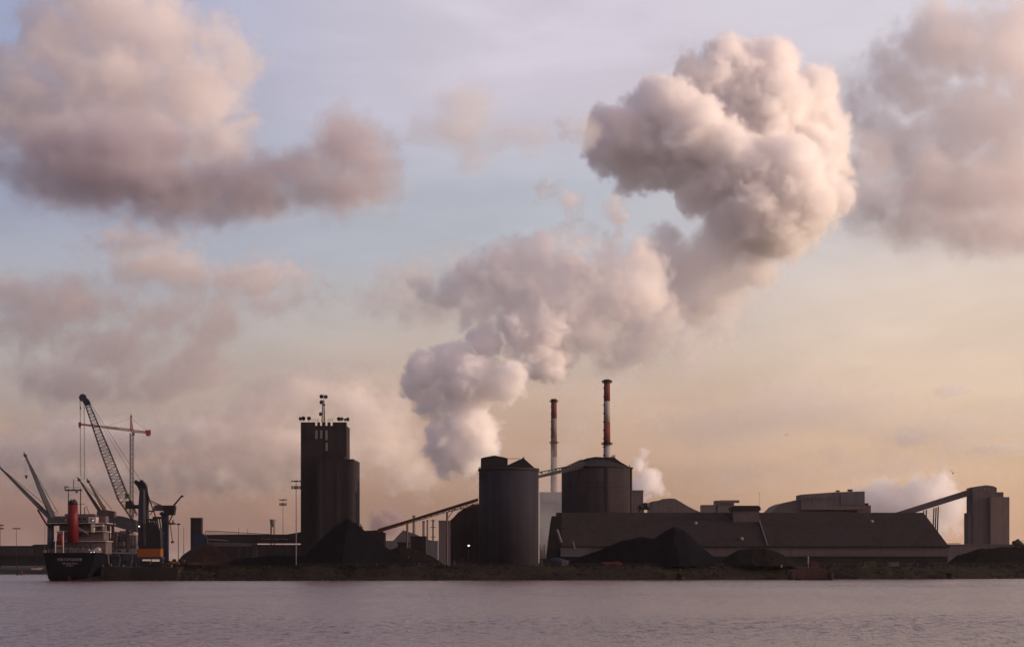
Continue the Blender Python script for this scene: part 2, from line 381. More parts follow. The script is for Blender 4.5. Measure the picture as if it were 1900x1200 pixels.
tp = MB(); tp.prism([(1083,868),(1083,852),(1090,849.5),(1105,847),(1122,848),(1139,847.5),(1152,857),(1168,866),(1165,870)], D2-9, 12); tp.build('headhouse', 'roof_d', S2)
for qx, h in ((1135,4),(1137,6),(1139,4.5),(1141,6),(1168,4)): MB().bar(P(qx,849 if qx < 1150 else 866,D2-6), P(qx,849-h if qx < 1150 else 866-h,D2-6), .14).build('vent_pipe', 'steel', S2)
hp = MB()
for k in range(13):
    z = Z(896+4.4*k, D2); hp.lathe((cx, D2), [(r+.02, z-.10), (r+.10, z-.10), (r+.10, z+.10), (r+.02, z+.10)], 72)
hp.build('hoop', 'concrete', S2, True)
for a in (236, 283, 338):
    a = R(a); MB().box(cx+r*math.cos(a)-.6, cx+r*math.cos(a)+.6, D2+r*math.sin(a)-.4, D2+r*math.sin(a)+.8, G, zt).build('pilaster', 'concrete', S2)

# bridge conveyor between the silos
def truss(mb, a, b, h, nb, wid=2.4, rc=.16, rb=.09):
    a = Vector(a); b = Vector(b)
    for sy in (0, wid):
        o = Vector((0, sy, 0)); u = Vector((0,0,h))
        mb.bar(a+o, b+o, rc); mb.bar(a+o+u, b+o+u, rc)
        for k in range(nb):
            p = a.lerp(b, k/nb)+o; q = a.lerp(b, (k+1)/nb)+o
            mb.bar(p, p+u, rb); mb.bar(p+u if k % 2 else p, q if k % 2 else q+u, rb)
    for k in range(nb+1):
        p = a.lerp(b, k/nb); mb.bar(p, p+Vector((0,wid,0)), rb); mb.bar(p+Vector((0,0,h)), p+Vector((0,wid,h)), rb)
    return mb
DA, DB = 1014, 1118
C1 = thing('bridge_conveyor', P(1040,890,1060), 'short lattice conveyor bridge joining the tops of the two round silos', 'conveyor')
truss(MB(), P(998,886,DA), P(1086,866.5,DB), 2.6, 14).build('truss', 'steel', C1)
def slab(mb, pts, t):      # four photo points, the first two at the near end and the last two at the far end
    a = [P(pts[0][0], pts[0][1], DA), P(pts[1][0], pts[1][1], DB), P(pts[2][0], pts[2][1], DB), P(pts[3][0], pts[3][1], DA)]
    o = Vector((0, t, 0)); v = [q+Vector((0,.4,0)) for q in a]
    return mb.add(v+[q+o for q in v], [(0,3,2,1),(4,5,6,7),(0,1,5,4),(1,2,6,5),(2,3,7,6),(3,0,4,7)])
slab(MB(), [(998,882),(1086,859.5),(1086,864),(998,886)], 1.6).build('belt_housing', 'steel', C1)
slab(MB(), [(1000,874.5),(1083,860.2),(1083,861.6),(1000,876)], .15).build('handrail', 'steel', C1)

# curved store left of the silo
D = 1030
V = thing('curved_store', (X(870,D), D, G), 'dark barrel roofed store tucked against the left side of the round silo', 'building')
MB().prism([(836,1050),(836,964),(841,960),(850,950),(862,942),(876,936.5),(893,933),(905,933),(905,1050)], D, 34).build('shell', 'roof', V)

# rising truss conveyor
Dc = 985
C2 = thing('truss_conveyor', P(796,970,Dc), 'long rusty truss conveyor climbing from the coal pile to the silo', 'conveyor')
truss(MB(), P(702,987,Dc), P(887,932.5,Dc), 1.6, 34, 2.2, .12, .07).build('truss', 'rust', C2)
MB().prism([(700,982),(887,923.5),(887,929.5),(700,987)], Dc+.3, 1.8).build('belt_housing', 'rust', C2)
hr = MB(); hr.bar(P(829,950,Dc), P(889,931+6,Dc), .12); hr.bar(P(829,946,Dc), P(889,939,Dc), .1); hr.build('handrail', 'rust', C2)
for qx, yt in ((755.5,972), (829.5,949)):
    lg = MB(); a = P(qx, yt, Dc+.2); 
    for oy in (0, 2): lg.bar(a+Vector((0,oy,0)), Vector((a.x, a.y+oy, G-.5)), .32)
    for k in range(4): lg.bar((a.x, Dc+.2, G+(a.z-G)*k/4), (a.x, Dc+2.2, G+(a.z-G)*(k+1)/4), .1)
    if qx > 800: lg.bar(P(830,962,Dc+.2), P(840,948,Dc+.2), .18)
    lg.build('support_leg', 'steel_brown', C2)
tw = thing('transfer_house', (X(690,990), 992, G), 'small dark transfer house at the foot of the truss conveyor', 'hut')
MB().prism([(668,1049),(668,988),(676,984),(704,983),(714,988),(714,1020),(722,1049)], 992, 9).build('wall', 'roof', tw)
for qx in (666,669.5,672): MB().bar(P(qx,990,993), P(qx,970+random.uniform(0,6),993), .3, 6).build('vent_pipe', 'steel', tw)

# ------------------------------------------------------------------ chimneys
def chimney(name, pc, D, w_top, w_bot, ytop, ybot, bands, label, plats):
    T = thing(name, (X(pc,D), D, G), label, 'chimney', 'striped chimneys')
    zt, zb = Z(ytop, D), G
    def rad(z): return (w_top + (w_bot-w_top)*(zt-z)/(zt-zb))/2*D/F
    zs = [Z(b, D) for b, _ in bands] + [zb]
    for (b, mname), z1, z0 in zip(bands, zs, zs[1:]):
        MB().lathe((X(pc,D), D), [(rad(z0), z0), (rad(z1), z1)], 32).build('red_band' if 'red' in mname else 'white_band', mname, T, True)
    MB().lathe((X(pc,D), D), [(rad(zt)*1.04, zt), (rad(zt)*1.04, zt+.8), (rad(zt)*.8, zt+.8), (rad(zt)*.8, zt+.1)], 32).build('mouth', 'black', T, True)
    for py in plats:
        z = Z(py, D); r0 = rad(z); pl = MB(); pl.lathe((X(pc,D), D), [(r0*1.01, z), (r0+1.5, z), (r0+1.5, z+.3), (r0*1.01, z+.3)], 32)
        for k in range(16):
            a = k/16*6.283; c = (X(pc,D)+(r0+1.4)*math.cos(a), D+(r0+1.4)*math.sin(a)); pl.bar((*c, z+.3), (*c, z+1.6), .09)
        for zz in (1.0, 1.6): pl.lathe((X(pc,D), D), [(r0+1.34, z+zz), (r0+1.46, z+zz), (r0+1.46, z+zz+.1), (r0+1.34, z+zz+.1)], 32)
        pl.build('platform', 'steel', T)
    ld = MB(); 
    for sx in (-.35, .35): ld.bar((X(pc,D)-rad(zb)*.72+sx, D-rad(zb)*.75, zb), (X(pc,D)-rad(zt)*.72+sx, D-rad(zt)*.75, zt), .12)
    for k in range(22):
        z = zb + (zt-zb)*k/22; rz = rad(z); ld.box(X(pc,D)-rz*1.0-.5, X(pc,D)-rz*.6, D-rz*.85, D-rz*.45, z, z+.8)
    ld.build('ladder', 'steel', T)
    return T
chimney('chimney', 1126.2, 1500, 11.5, 15, 706, 1050, [(706,'chim_red'),(744,'chim_white'),(783,'chim_red'),(825,'chim_white'),(868,'chim_red'),(910,'chim_white')],
        'taller red and white striped chimney rising behind the broad silo', (710, 825))
chimney('chimney', 1027.8, 2150, 10.5, 14, 741.5, 1046, [(741.5,'chim_red'),(776,'haze_white'),(811.5,'haze_red'),(847,'haze_white')],
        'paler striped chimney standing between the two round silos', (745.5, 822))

# ------------------------------------------------------------------ long shed
D = 1040
L1 = thing('long_shed', (X(1390,D), D, G), 'very long low shed with rusty sheet roof and pale lower wall', 'shed')
yd = 28.0
def roofpt(px, py, dd): return Vector((X(px, D), D+dd, Z(py, D)))
e0, e1 = X(1030, D), X(1761, D); r0_, r1_ = X(1034, D), X(1734, D); ze, zr = Z(1013, D), Z(950.5, D)+.2
rf = MB(); rf.add([(e0,D,ze),(e1,D,ze),(e1,D+2*yd,ze),(e0,D+2*yd,ze),(r0_,D+yd,Z(950.5,D+yd)),(r1_,D+yd,Z(950.5,D+yd))], [(0,1,5,4),(1,2,5),(2,3,4,5),(3,0,4),(0,3,2,1)])
rf.build('roof', 'roof', L1)
ev = MB(); ev.box(e0-.3, e1+.3, D-.5, D+.4, ze-.6, ze+.12); ev.build('eave', 'roof_d', L1)
wl = MB(); wl.box(e0+.3, e1-.3, D+.2, D+2*yd-.2, Z(1031.5,D), ze-.3); wl.build('wall', 'cladding_l', L1)
bs = MB(); bs.box(e0+.6, e1-.6, D+.8, D+2*yd-.6, G-1, Z(1031.5,D)); bs.build('plinth', 'roof_d', L1)
for qx in (1330, 1420, 1512, 1560, 1640, 1700): MB().bpx(qx, qx+1.2, 1014.5, 1031.4, D+.05, .15).build('panel_joint', 'cladding', L1)
dm = thing('roof_monitor', (X(1385,D), D+yd, Z(950,D)), 'boxy pale sided monitor with dark lid on the ridge of the long shed', 'roof monitor')
MB().bpx(1361, 1409, 944, 968, D+yd-8, 16).build('wall', 'cladding_l', dm)
MB().prism([(1358,946),(1358.5,940),(1362,937.5),(1407,937.5),(1411,940),(1412,946)], D+yd-9, 18).build('roof', 'roof_d', dm)
def on_roof(px, py):     # point on the front roof plane seen at this pixel
    d = Vector((X(px,1), 1, (YH-py)/F)); a = Vector((0,D,ze)); b = Vector((0,D+yd,Z(950.5,D+yd)))
    nrm = Vector((0, -(b.z-a.z), b.y-a.y)); t = (a - Vector((0,0,CH))).dot(nrm)/d.dot(nrm); return Vector((0,0,CH)) + d*t
for qx, qy in ((1290.5,970.5),(1376,999.5),(1617.5,967.5)):
    c = on_roof(qx, qy); s = MB(); s.lathe((c.x, c.y), [(.95, c.z-.8), (.95, c.z+.5), (.4, c.z+1.0)], 12); s.build('skylight', 'louvre', L1, True)
vr = MB(); c0 = on_roof(1409, 966); c1 = on_roof(1424, 1012); vr.bar(c0+Vector((0,-.3,.2)), c1+Vector((0,-.3,.2)), .3); vr.build('drain_pipe', 'cladding', L1)
# lean-to and hopper building at the left end of the shed
D = 1025
A1 = thing('hopper_house', (X(1030,D), D, G), 'ramshackle dark hopper house with pipes at the left end of the long shed', 'building')
MB().prism([(1012,1049),(1021,975),(1024,957),(1034,957),(1036,950),(1042,952),(1044,1049)], D, 14).build('hopper', 'roof_d', A1)
MB().bpx(1040, 1092, 1016, 1032, D-3, 10).build('lean_to', 'cladding', A1)
MB().bpx(1036, 1092, 1032.5, 1049, D-2, 9).build('lower_wall', 'roof_d', A1)
MB().bar(P(1062,1004,D-4), P(1066,1018,D-4), .6, 8).build('chute', 'cladding_l', A1); MB().bar(P(1033,982,D-3), P(1041,1006,D-3), .8, 8).build('chute', 'cladding', A1)
for qx in (1002,1006,1010): MB().bar(P(qx,1049,D), P(qx,1004+random.uniform(0,20),D), .35, 8).build('pipe', 'pale_concrete', A1)
D = 1015
tk = thing('storage_tank', (X(1034,D), D, G), 'small blue grey drum tank by the bank below the hopper house', 'tank')
MB().lathe((X(1034,985), 985), [(3.3,G-.2),(3.3,Z(1037,985)),(1.2,Z(1034.5,985))], 24).build('shell', 'steel_blue', tk, True)
MB().lathe((X(1034,985), 985), [(3.4,Z(1043,985)),(3.5,Z(1043,985)),(3.5,Z(1042.5,985)),(3.4,Z(1042.5,985))], 24).build('band', 'steel', tk)

# ------------------------------------------------------------------ buildings behind
def block(name, x0, x1, yt, D, dep, m, label, cat='building', bottom=None):
    T = thing(name, (X((x0+x1)/2,D), D, G), label, cat)
    MB().box(X(x0,D), X(x1,D), D, D+dep, G-1 if bottom is None else bottom, Z(yt,D)).build('wall', m, T)
    MB().box(X(x0,D)-.3, X(x1,D)+.3, D-.3, D+dep+.3, Z(yt,D)+.003, Z(yt,D)+.8).build('parapet', m, T)
    return T
b = block('process_building', 1002, 1043, 914, 1950, 40, 'cladding', 'hazy grey process building behind the gap between the silos')
for k in range(4): MB().bpx(1004+9*k, 1010+9*k, 930, 934, 1949.7, .3).build('window', 'steel_grey', b); MB().bpx(1004+9*k, 1010+9*k, 965, 968, 1949.7, .3).build('window', 'steel_grey', b)
b = block('process_building', 1172, 1193.5, 911, 1560, 30, 'far_cladding', 'narrow grey block just right of the broad silo')
MB().bpx(1183, 1190, 938, 946, 1559.7, .3).build('door', 'rust', b)
D = 1300
cl = thing('cyclone_platform', (X(1194,D), D, Z(950,D)), 'small black cyclone on a legged platform over the shed roof', 'dust cyclone')
MB().bpx(1184, 1205, 942.5, 945, D, 7).build('deck', 'steel', cl)
cy = MB(); cy.lathe((X(1198.5,D), D+3.5), [(2.2,Z(942.5,D)),(2.6,Z(935,D)),(1.2,Z(932,D))], 20); cy.bpx(1185.5,1194,936.5,942.4,D+1,4); cy.build('drum', 'steel', cl, True)
for qx in (1186.5, 1193.5, 1202.5): MB().bar(P(qx,942.5,D+2), Vector((X(qx,D), D+2, G)), .35).build('leg', 'steel', cl)
D = 1600
dh = thing('domed_hall', (X(1250,D), D, G), 'blue grey domed hall with a sweeping right roof behind the shed', 'hall')
MB().prism([(1209,1040),(1209,930),(1222,928),(1230,925),(1243,924.2),(1252,924.5),(1262,930),(1275,938),(1290,945.5),(1301,950),(1306,1040)], D, 50).build('shell', 'far_cladding', dh)
MB().bpx(1240.5, 1246, 937.3, 938.6, D-.4, .4).build('window', 'louvre', dh)
D = 1650
ah = thing('arched_warehouse', (X(1525,D), D, G), 'grey arched warehouse carrying a tall flat topped block', 'warehouse')
MB().prism([(1424,1040),(1431,950),(1436,945),(1444,937),(1455,932),(1470,929),(1487,925),(1520,924),(1560,930),(1590,938),(1594,1040)], D, 60).build('arched_roof', 'far_cladding', ah)
MB().prism([(1486.5,945),(1486.5,917),(1550,912.5),(1604.5,911),(1604.5,945)], D-6, 30).build('upper_block', 'far_cladding', ah)
MB().bpx(1560, 1603, 913, 936, D-6.5, .4).build('side_panel', 'cladding', ah)
MB().bpx(1590, 1616, 937, 1040, D-4, 30).build('annexe', 'far_cladding', ah)
MB().bpx(1606, 1611.5, 933, 937, D-2, 6).build('vent_hood', 'roof_d', ah)
MB().bpx(1552,1558,909,911.8,D,4).build('roof_fan', 'roof_d', ah); MB().bpx(1574,1582,907.5,911.2,D,4).build('roof_fan', 'roof_d', ah)
MB().bpx(1460, 1479, 948.6, 950, D-.5, .4).build('window', 'louvre', ah)
for k in range(9): MB().bpx(1490+7*k, 1494+7*k, 921+(k%3), 931-(k%2)*4, D-6.25, .2).build('wall_panel', 'steel_grey', ah)
for x0, x1, yt, lab in ((1303,1332,937,'faint low pavilion in the haze left of the roof monitor'), (1328,1362,929,'faint flat topped plant in the haze just behind the roof monitor')):
    T = block('distant_works', x0, x1, yt, 3600, 40, 'cladding_l', lab)
    if yt < 930: MB().bpx(1337, 1372, 927.5, 932, 3590, 20).build('roof_gallery', 'cladding_l', T)

# right conveyor and receiving tower
D = 1300
rt = thing('receiving_tower', (X(1840,D), D, G), 'tall grey receiving tower with stepped top at the right edge', 'tower')
MB().prism([(1805,1015),(1805,904),(1812,902),(1830,899.5),(1844,901.5),(1849.5,904.5),(1849.5,1015)], D, 18).build('headhouse', 'far_cladding', rt)
MB().bpx(1849.5, 1862, 912.5, 1015, D+2, 14).build('middle_block', 'far_cladding', rt)
MB().bpx(1838, 1873, 921.5, 1015, D-3, 22).build('bin', 'pale_concrete', rt)
st = MB(); st.bpx(1796.5, 1805.5, 951, 1015, D+1, 12); st.lathe((X(1800,D), D+5), [(1.0,Z(951,D)),(1.0,Z(948,D)),(.5,Z(947,D))], 12); st.build('annexe', 'far_cladding', rt)
for qx in (1826, 1832): MB().bpx(qx, qx+4, 905.5, 908.5, D-.3, .3).build('window', 'louvre', rt)
rc = thing('gallery_conveyor', P(1740,930,D), 'enclosed grey conveyor gallery sloping up to the right hand tower', 'conveyor')
g1 = Vector(P(1655,953,1120)); 
gm = MB(); a0, a1 = P(1655,954,D), P(1806,906,D); 
gm.prism([(1655,958),(1660,951.5),(1806,905.5),(1806,917),(1700,950),(1672,960)], D+5, 5); gm.build('gallery', 'far_cladding', rc)
gt = MB()
for qx, qy in ((1714,947),(1719,945.5),(1733,942),(1737,941),(1741,939)): gt.bar(P(qx,qy,D+7), Vector((X(qx,D), D+7, G)), .3)
gt.build('trestle', 'steel', rc)
lw = block('low_annexe', 1756, 1880, 1011.5, 1290, 14, 'far_cladding', 'long low grey annexe at the foot of the right hand tower')
rl = MB(); 
for k in range(12): rl.bar(P(1757+2.2*k,1011,1291), P(1757+2.2*k,1007.5,1291), .08)
rl.bar(P(1757,1007.5,1291), P(1783,1007,1291), .1); rl.build('handrail', 'steel', lw)

# ------------------------------------------------------------------ left yard: small tower, galleries
D = 1060
q = thing('square_tower', (X(364,D), D, G), 'small dark square tower with a wider blue base', 'tower')
MB().bpx(353.5, 373.5, 961, 991, D, 5.5).build('shaft', 'concrete', q)
MB().bpx(372, 374.5, 961, 977, D+1, 3).build('downpipe', 'steel', q)
MB().prism([(353.5,1049),(353.5,990),(374,989),(380,993),(384,998),(384,1049)], D-1, 8).build('base', 'steel_blue', q)
MB().bpx(352.8, 374.3, 959.8, 961.3, D-.4, 6.4).build('parapet', 'cladding', q)
g = thing('yard_gallery', (X(470,D), D+4, G), 'long flat conveyor gallery running from the square tower to the elevator', 'conveyor')
MB().prism([(374,992),(382,991.5),(440,990.8),(533,990.8),(560,986),(560,1007.5),(384,1007.5)], D+4, 5).build('gallery', 'concrete', g)
MB().prism([(386,999),(405,1000),(424,1002),(424,1003.4),(386,1001)], D+3.8, .2).build('window', 'louvre', g)
for k in range(12): MB().bpx(484+4.3*k, 487.3+4.3*k, 998+(k%3)*.6, 1000.2+(k%4)*.4, D+3.8, .2).build('window', 'cladding_l', g)
MB().prism([(384,1008.5),(384,1005),(470,1007.5),(470,1010),(390,1012)], D+3.5, .5).build('lower_belt', 'cladding_l', g)
rl = MB()
for k in range(40):
    t = k/39; qx = 381+125*t; yb = 991.2; yt = 984.5+6.2*min(1, max(0, (qx-395)/100)); rl.bar(P(qx,yb,D+5), P(qx,yt,D+5), .1)
rl.bar(P(381,984.5,D+5), P(398,984.7,D+5), .13); rl.bar(P(398,984.7,D+5), P(500,990.5,D+5), .13)
rl.build('handrail', 'steel', g)
for qx in (470, 475): MB().bar(P(qx,1007,D+6), Vector((X(qx,D), D+6, G)), .45).build('support_leg', 'cladding_l', g)
s2 = thing('low_warehouse', (X(470,1150), 1150, G), 'low warehouse with a faded light roof under the flat gallery', 'warehouse')
MB().prism([(385,1049),(385,1012),(400,1009.5),(560,1010),(560,1049)], 1150, 30).build('wall', 'concrete', s2)
MB().prism([(386,1011.5),(400,1009.4),(470,1009.4),(470,1013),(390,1013)], 1149.6, .4).build('roof_strip', 'cladding_l', s2)
# distant water tower
D = 3200
wt = thing('water_tower', (X(506,D), D, G), 'faint flared water tower far off between the lamp masts', 'water tower')
MB().lathe((X(506,D), D), [(3.2,Z(977,D)),(4.6,Z(964.5,D)),(4.6,Z(963,D))], 20).build('tank', 'pale_concrete', wt, True)
for k in range(4):
    a = R(45+90*k); MB().bar((X(506,D)+4.2*math.cos(a), D+4.2*math.sin(a), G), (X(506,D)+3.4*math.cos(a), D+3.4*math.sin(a), Z(975,D)), .8).build('leg', 'pale_concrete', wt)
# far steelworks seen under the truss conveyor
D = 2600
for qx, wd, yt, lab in ((768,5,956,'thick faint stub chimney first from the left under the truss conveyor'),(786,4.5,966,'thin faint stub chimney left of the slimmer one under the conveyor'),(793,3.2,964,'slimmest faint stub chimney under the truss conveyor')):
    T = thing('stub_chimney', (X(qx,D), D, G), lab, 'chimney', 'faint chimneys under the conveyor')
    MB().lathe((X(qx,D), D), [(wd/2*D/F*1.15,G),(wd/2*D/F,Z(yt,D))], 16).build('stack', 'pale_concrete', T, True)
    MB().lathe((X(qx,D), D), [(wd/2*D/F*1.2,Z(yt+2,D)),(wd/2*D/F*1.2,Z(yt,D)),(wd/2*D/F*.8,Z(yt,D)+.2)], 16).build('rim', 'cladding', T, True)
T = thing('flare_mast', (X(803.5,D), D, G), 'thin faint flare mast with three platforms under the conveyor', 'mast')
MB().bar((X(803.5,D), D, G), P(803.5,963,D), 1.0, 6).build('pole', 'steel_brown', T)
for yy in (965, 977, 995): MB().bpx(799, 808, yy, yy+1.2, D-2, 4).build('platform', 'steel_brown', T)
b = block('process_building', 814, 840, 967, 1500, 25, 'far_cladding', 'pale grey block left of the barrel roofed store')
b = block('distant_works', 716, 812, 1004, 2400, 40, 'cladding', 'faint low works with a pitched end under the truss conveyor')
MB().prism([(728,1004),(748,983),(770,990),(790,1000),(812,1004)], 2400, 30).build('roof', 'cladding_l', b)
b = block('yard_hut', 762, 790, 997, 1080, 12, 'concrete', 'dark square hut standing below the truss conveyor')
b = block('yard_hut', 738, 760, 1008, 1100, 10, 'concrete', 'low dark hut left of the square hut below the conveyor')

# ------------------------------------------------------------------ floodlight masts
def floodmast(px, D, ytop, rows, label, wd, gnd=None, mt='steel', group='floodlight masts'):
    T = thing('floodlight_mast', (X(px,D), D, gnd if gnd is not None else G), label, 'floodlight mast', group)
    k = D/F
    MB().bar((X(px,D), D, gnd if gnd is not None else G), P(px,ytop,D), .22, 8, .12).build('pole', mt, T)
    for yy in rows:
        h = MB(); h.bar(P(px-wd/2,yy,D), P(px+wd/2,yy,D), .08); h.bar(P(px,yy,D+1), P(px,yy,D-1), .08); h.build('crossarm', mt, T)
        for j, o in enumerate((-.46,-.16,.16,.46)):
            c = P(px+o*wd, yy+(.8 if abs(o) > .3 else -.6), D-.4); f = MB(); s = .42 if abs(o) > .3 else .5
            f.prism([(px+o*wd-s/k,yy+1.2),(px+o*wd-s/k*.7,yy-1.4),(px+o*wd+s/k*.7,yy-1.4),(px+o*wd+s/k,yy+1.2)], D-.7, .7); f.build('floodlight', 'black', T)
    return T
floodmast(549.5, 925, 889, (892.5, 902.5, 905.5), 'tallest floodlight mast with pale lower pole beside the concrete tower', 16)
MB().bar((X(549.5,924.7), 924.7, G), P(549.5,985,924.7), .2, 6).build('pole_cover', 'louvre', bpy.data.objects['floodlight_mast'])
floodmast(525, 1400, 925, (927, 934, 936.5), 'thinner floodlight mast second left of the concrete tower', 12)
floodmast(30.5, 1460, 979, (980,), 'small T shaped floodlight mast on the far left shore', 13, 4.0)
floodmast(1252.5, 962, 985, (987,), 'faint slim floodlight mast in front of the twin coal peaks', 5)
floodmast(221, 920, 1020, (1022,), 'short pale floodlight mast beside the blue skips on the quay', 5, mt='cladding_l')
floodmast(331, 1045, 971, (972,), 'slim yard mast right of the portal crane', 4)
floodmast(1, 1500, 972, (974,980), 'floodlight mast cut by the left frame edge on the far shore', 10, 4.0)
# small antenna posts over the yards
for qx, yt, D, lab in ((443,978,1100,'short aerial post above the flat gallery'),(459,981,1100,'shortest aerial post above the flat gallery'),(1409,912,1700,'thin aerial left of the arched warehouse'),(341,977,1080,'thin aerial just left of the square tower')):
    T = thing('aerial', (X(qx,D), D, G), lab, 'aerial', 'thin aerials')
    MB().bar((X(qx,D), D, G), P(qx,yt,D), .22, 5, .08).build('pole', 'steel', T)
    MB().bpx(qx-.7, qx+.7, yt+2, yt+3, D-.2, .4).build('crosspiece', 'steel', T)

# ------------------------------------------------------------------ cargo ship, seen from astern
SX = -191.0; SY = 886.0
ship = thing('cargo_ship', (SX, SY, 0), 'navy hulled cargo ship with red funnel seen from astern at the quay', 'ship')
stn = [  # distance ahead of the stern, half breadth at deck, at mid height, at waterline, keel z, deck z
    (0, 11.2, 10.2, 7.6, 2.6, 12.2), (3, 11.9, 11.2, 9.6, .4, 12.2), (8, 12.1, 11.8, 11.0, -2, 12.2), (25, 12.1, 12.1, 12.1, -3, 12.0),
    (90, 12.1, 12.1, 12.1, -3, 12.0), (118, 11, 10, 8, -3, 13.0), (134, 6.5, 4.2, 2.2, -3, 14.2), (142, .8, .4, .2, -2, 15)]
hv = []; 
for (t, bd, bm, bw, kz, dz) in stn:
    zm = (dz+1.5)*.5+.6
    ring = [(-bd,dz),(-bm,zm),(-bw,1.2),(-bw*.8,kz),(bw*.8,kz),(bw,1.2),(bm,zm),(bd,dz)]
    hv.append([(SX+x, SY+t, max(-3, z)) for x, z in ring])
hm = MB(); bmn = MB()
vs = [p for r_ in hv for p in r_]; n8 = 8
hm.add(vs, [(i*n8+k, i*n8+k+1, (i+1)*n8+k+1, (i+1)*n8+k) for i in range(len(hv)-1) for k in (0, 1, 5, 6)] + [(0, 7, 6, 1), (1, 6, 5, 2)])
bmn.add(vs, [(i*n8+k, i*n8+k+1, (i+1)*n8+k+1, (i+1)*n8+k) for i in range(len(hv)-1) for k in (2, 3, 4)] + [(2, 5, 4, 3)])
hull = hm.build('hull', 'hull', ship); bmn.build('bottom_paint', 'antifoul', ship)
dk = MB(); dk.add(vs, [(i*n8+7, i*n8, (i+1)*n8, (i+1)*n8+7) for i in range(len(hv)-1)]); dk.build('deck', 'steel_brown', ship)
rd = MB(); rd.bar((SX, SY+1.5, -2), (SX, SY+1.5, 4.5), .8, 6); rd.box(SX-.5, SX+.5, SY-.6, SY+3, -2, 2.2); rd.build('rudder', 'antifoul', ship)
# worn name and port on the transom: three rows of pale, unreadable strokes
nm = MB(); rs = random.Random(3)
def strokes(x0, x1, z, h, y):
    x = x0
    while x < x1:
        wd = h*rs.uniform(.5, .8)
        nm.box(x, x+h*.18, y-.06, y, z, z+h)
        if rs.random() < .7: nm.box(x+wd-h*.18, x+wd, y-.06, y, z, z+h*rs.choice((1, .55)))
        for q in (0, .42, .82):
            if rs.random() < .6: nm.box(x+h*.19, x+wd-h*.19, y-.055, y, z+h*q, z+h*(q+.18))
        x += wd + h*(.25 if rs.random() > .14 else .7)
zz = lambda py: Z(py, SY)
strokes(X(107,SY), X(149,SY), zz(1039.5), 1.05, SY-.02); strokes(X(116,SY), X(143,SY), zz(1046), .62, SY-.02); strokes(X(123,SY), X(136,SY), zz(1050), .55, SY-.02)
nm.build('lettering', 'letter', hull)
# bulwark and rails
bw = MB()
for sx in (-1, 1):
    bw.add([(SX+sx*11.2,SY,12.2),(SX+sx*12.1,SY+10,12.2),(SX+sx*12.1,SY+10,13.3),(SX+sx*11.2,SY,13.3)], [(0,1,2,3)])
for k in range(20):
    x = SX-11+22*k/19; bw.bar((x,SY+.2,12.1),(x,SY+.2,13.5),.05)
for h in (12.8, 13.5): bw.bar((SX-11,SY+.2,h),(SX+11,SY+.2,h),.05)
bw.build('stern_rail', 'offwhite', ship)
# accommodation block
D = SY+14
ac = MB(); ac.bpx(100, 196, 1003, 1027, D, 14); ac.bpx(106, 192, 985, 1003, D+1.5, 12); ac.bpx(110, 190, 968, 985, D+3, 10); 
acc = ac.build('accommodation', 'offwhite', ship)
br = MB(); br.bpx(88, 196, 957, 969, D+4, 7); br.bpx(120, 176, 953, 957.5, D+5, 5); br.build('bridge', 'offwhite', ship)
dks = MB()
for yy, a, b in ((969.5,86,198),(985,104,195),(1003,98,198)): dks.bpx(a, b, yy, yy+1.2, D-1.2, 14.5)
dks.build('deck_edge', 'white', ship)
for yy, a, b, dd in ((965.5,88,196,D-1),(981.5,146,194,D-1),(999,146,197,D-1)):
    rl = MB()
    for k in range(3): rl.bar(P(a,yy+1.3*k,dd), P(b,yy+1.3*k,dd), .04)
    for k in range(14): rl.bar(P(a+(b-a)*k/13,yy,dd), P(a+(b-a)*k/13,yy+4,dd), .04)
    rl.build('railing', 'offwhite', ship)
for k in range(9): MB().bpx(90+9.2*k, 94.5+9.2*k, 960, 963.5, D+3.8, .3).build('window', 'glass', acc)
for k in range(4):
    for xa, ya, yb, dd in ((138+9*k,974,978,D+2.8),(138+9.5*k,991,995,D+1.3),(138+9.5*k,1010,1015,D-.2)): MB().bpx(xa, xa+3.8, ya, yb, dd, .3).build('window', 'glass', acc)
sd = MB(); sd.bar(P(146,980,D-1.6), P(164,990,D-1.6), .18); sd.bar(P(146,977.5,D-1.6), P(164,987.5,D-1.6), .05); sd.build('stairway', 'white', ship)
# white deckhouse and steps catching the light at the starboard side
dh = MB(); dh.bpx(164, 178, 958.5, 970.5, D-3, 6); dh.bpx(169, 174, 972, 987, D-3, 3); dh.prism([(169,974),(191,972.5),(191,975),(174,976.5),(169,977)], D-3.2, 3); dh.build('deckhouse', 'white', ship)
MB().bpx(168, 173, 962, 966, D-3.2, .3).build('porthole', 'glass', ship)
bt = MB(); bt.prism([(167,1027),(167,1021),(173,1019),(180,1015),(184,1017),(183,1027)], D-5, 4); bt.build('rescue_boat', 'white', ship)
# funnel
D = SY+9
fx = X(133.5, D); fn = MB(); fn.lathe((fx, D+2), [(2.35, Z(1006,D)), (2.3, Z(960,D)), (2.05, Z(936,D))], 28); fun = fn.build('funnel', 'red', ship, True)
ft = MB(); ft.lathe((fx, D+2), [(2.08, Z(936,D)), (1.95, Z(930,D)), (1.5, Z(928,D))], 28)
for k in (-.8, .2, .9): ft.bar((fx+k, D+2, Z(930,D)), (fx+k, D+2, Z(925.5,D)), .32, 8)
ft.build('funnel_top', 'black', fun, True)
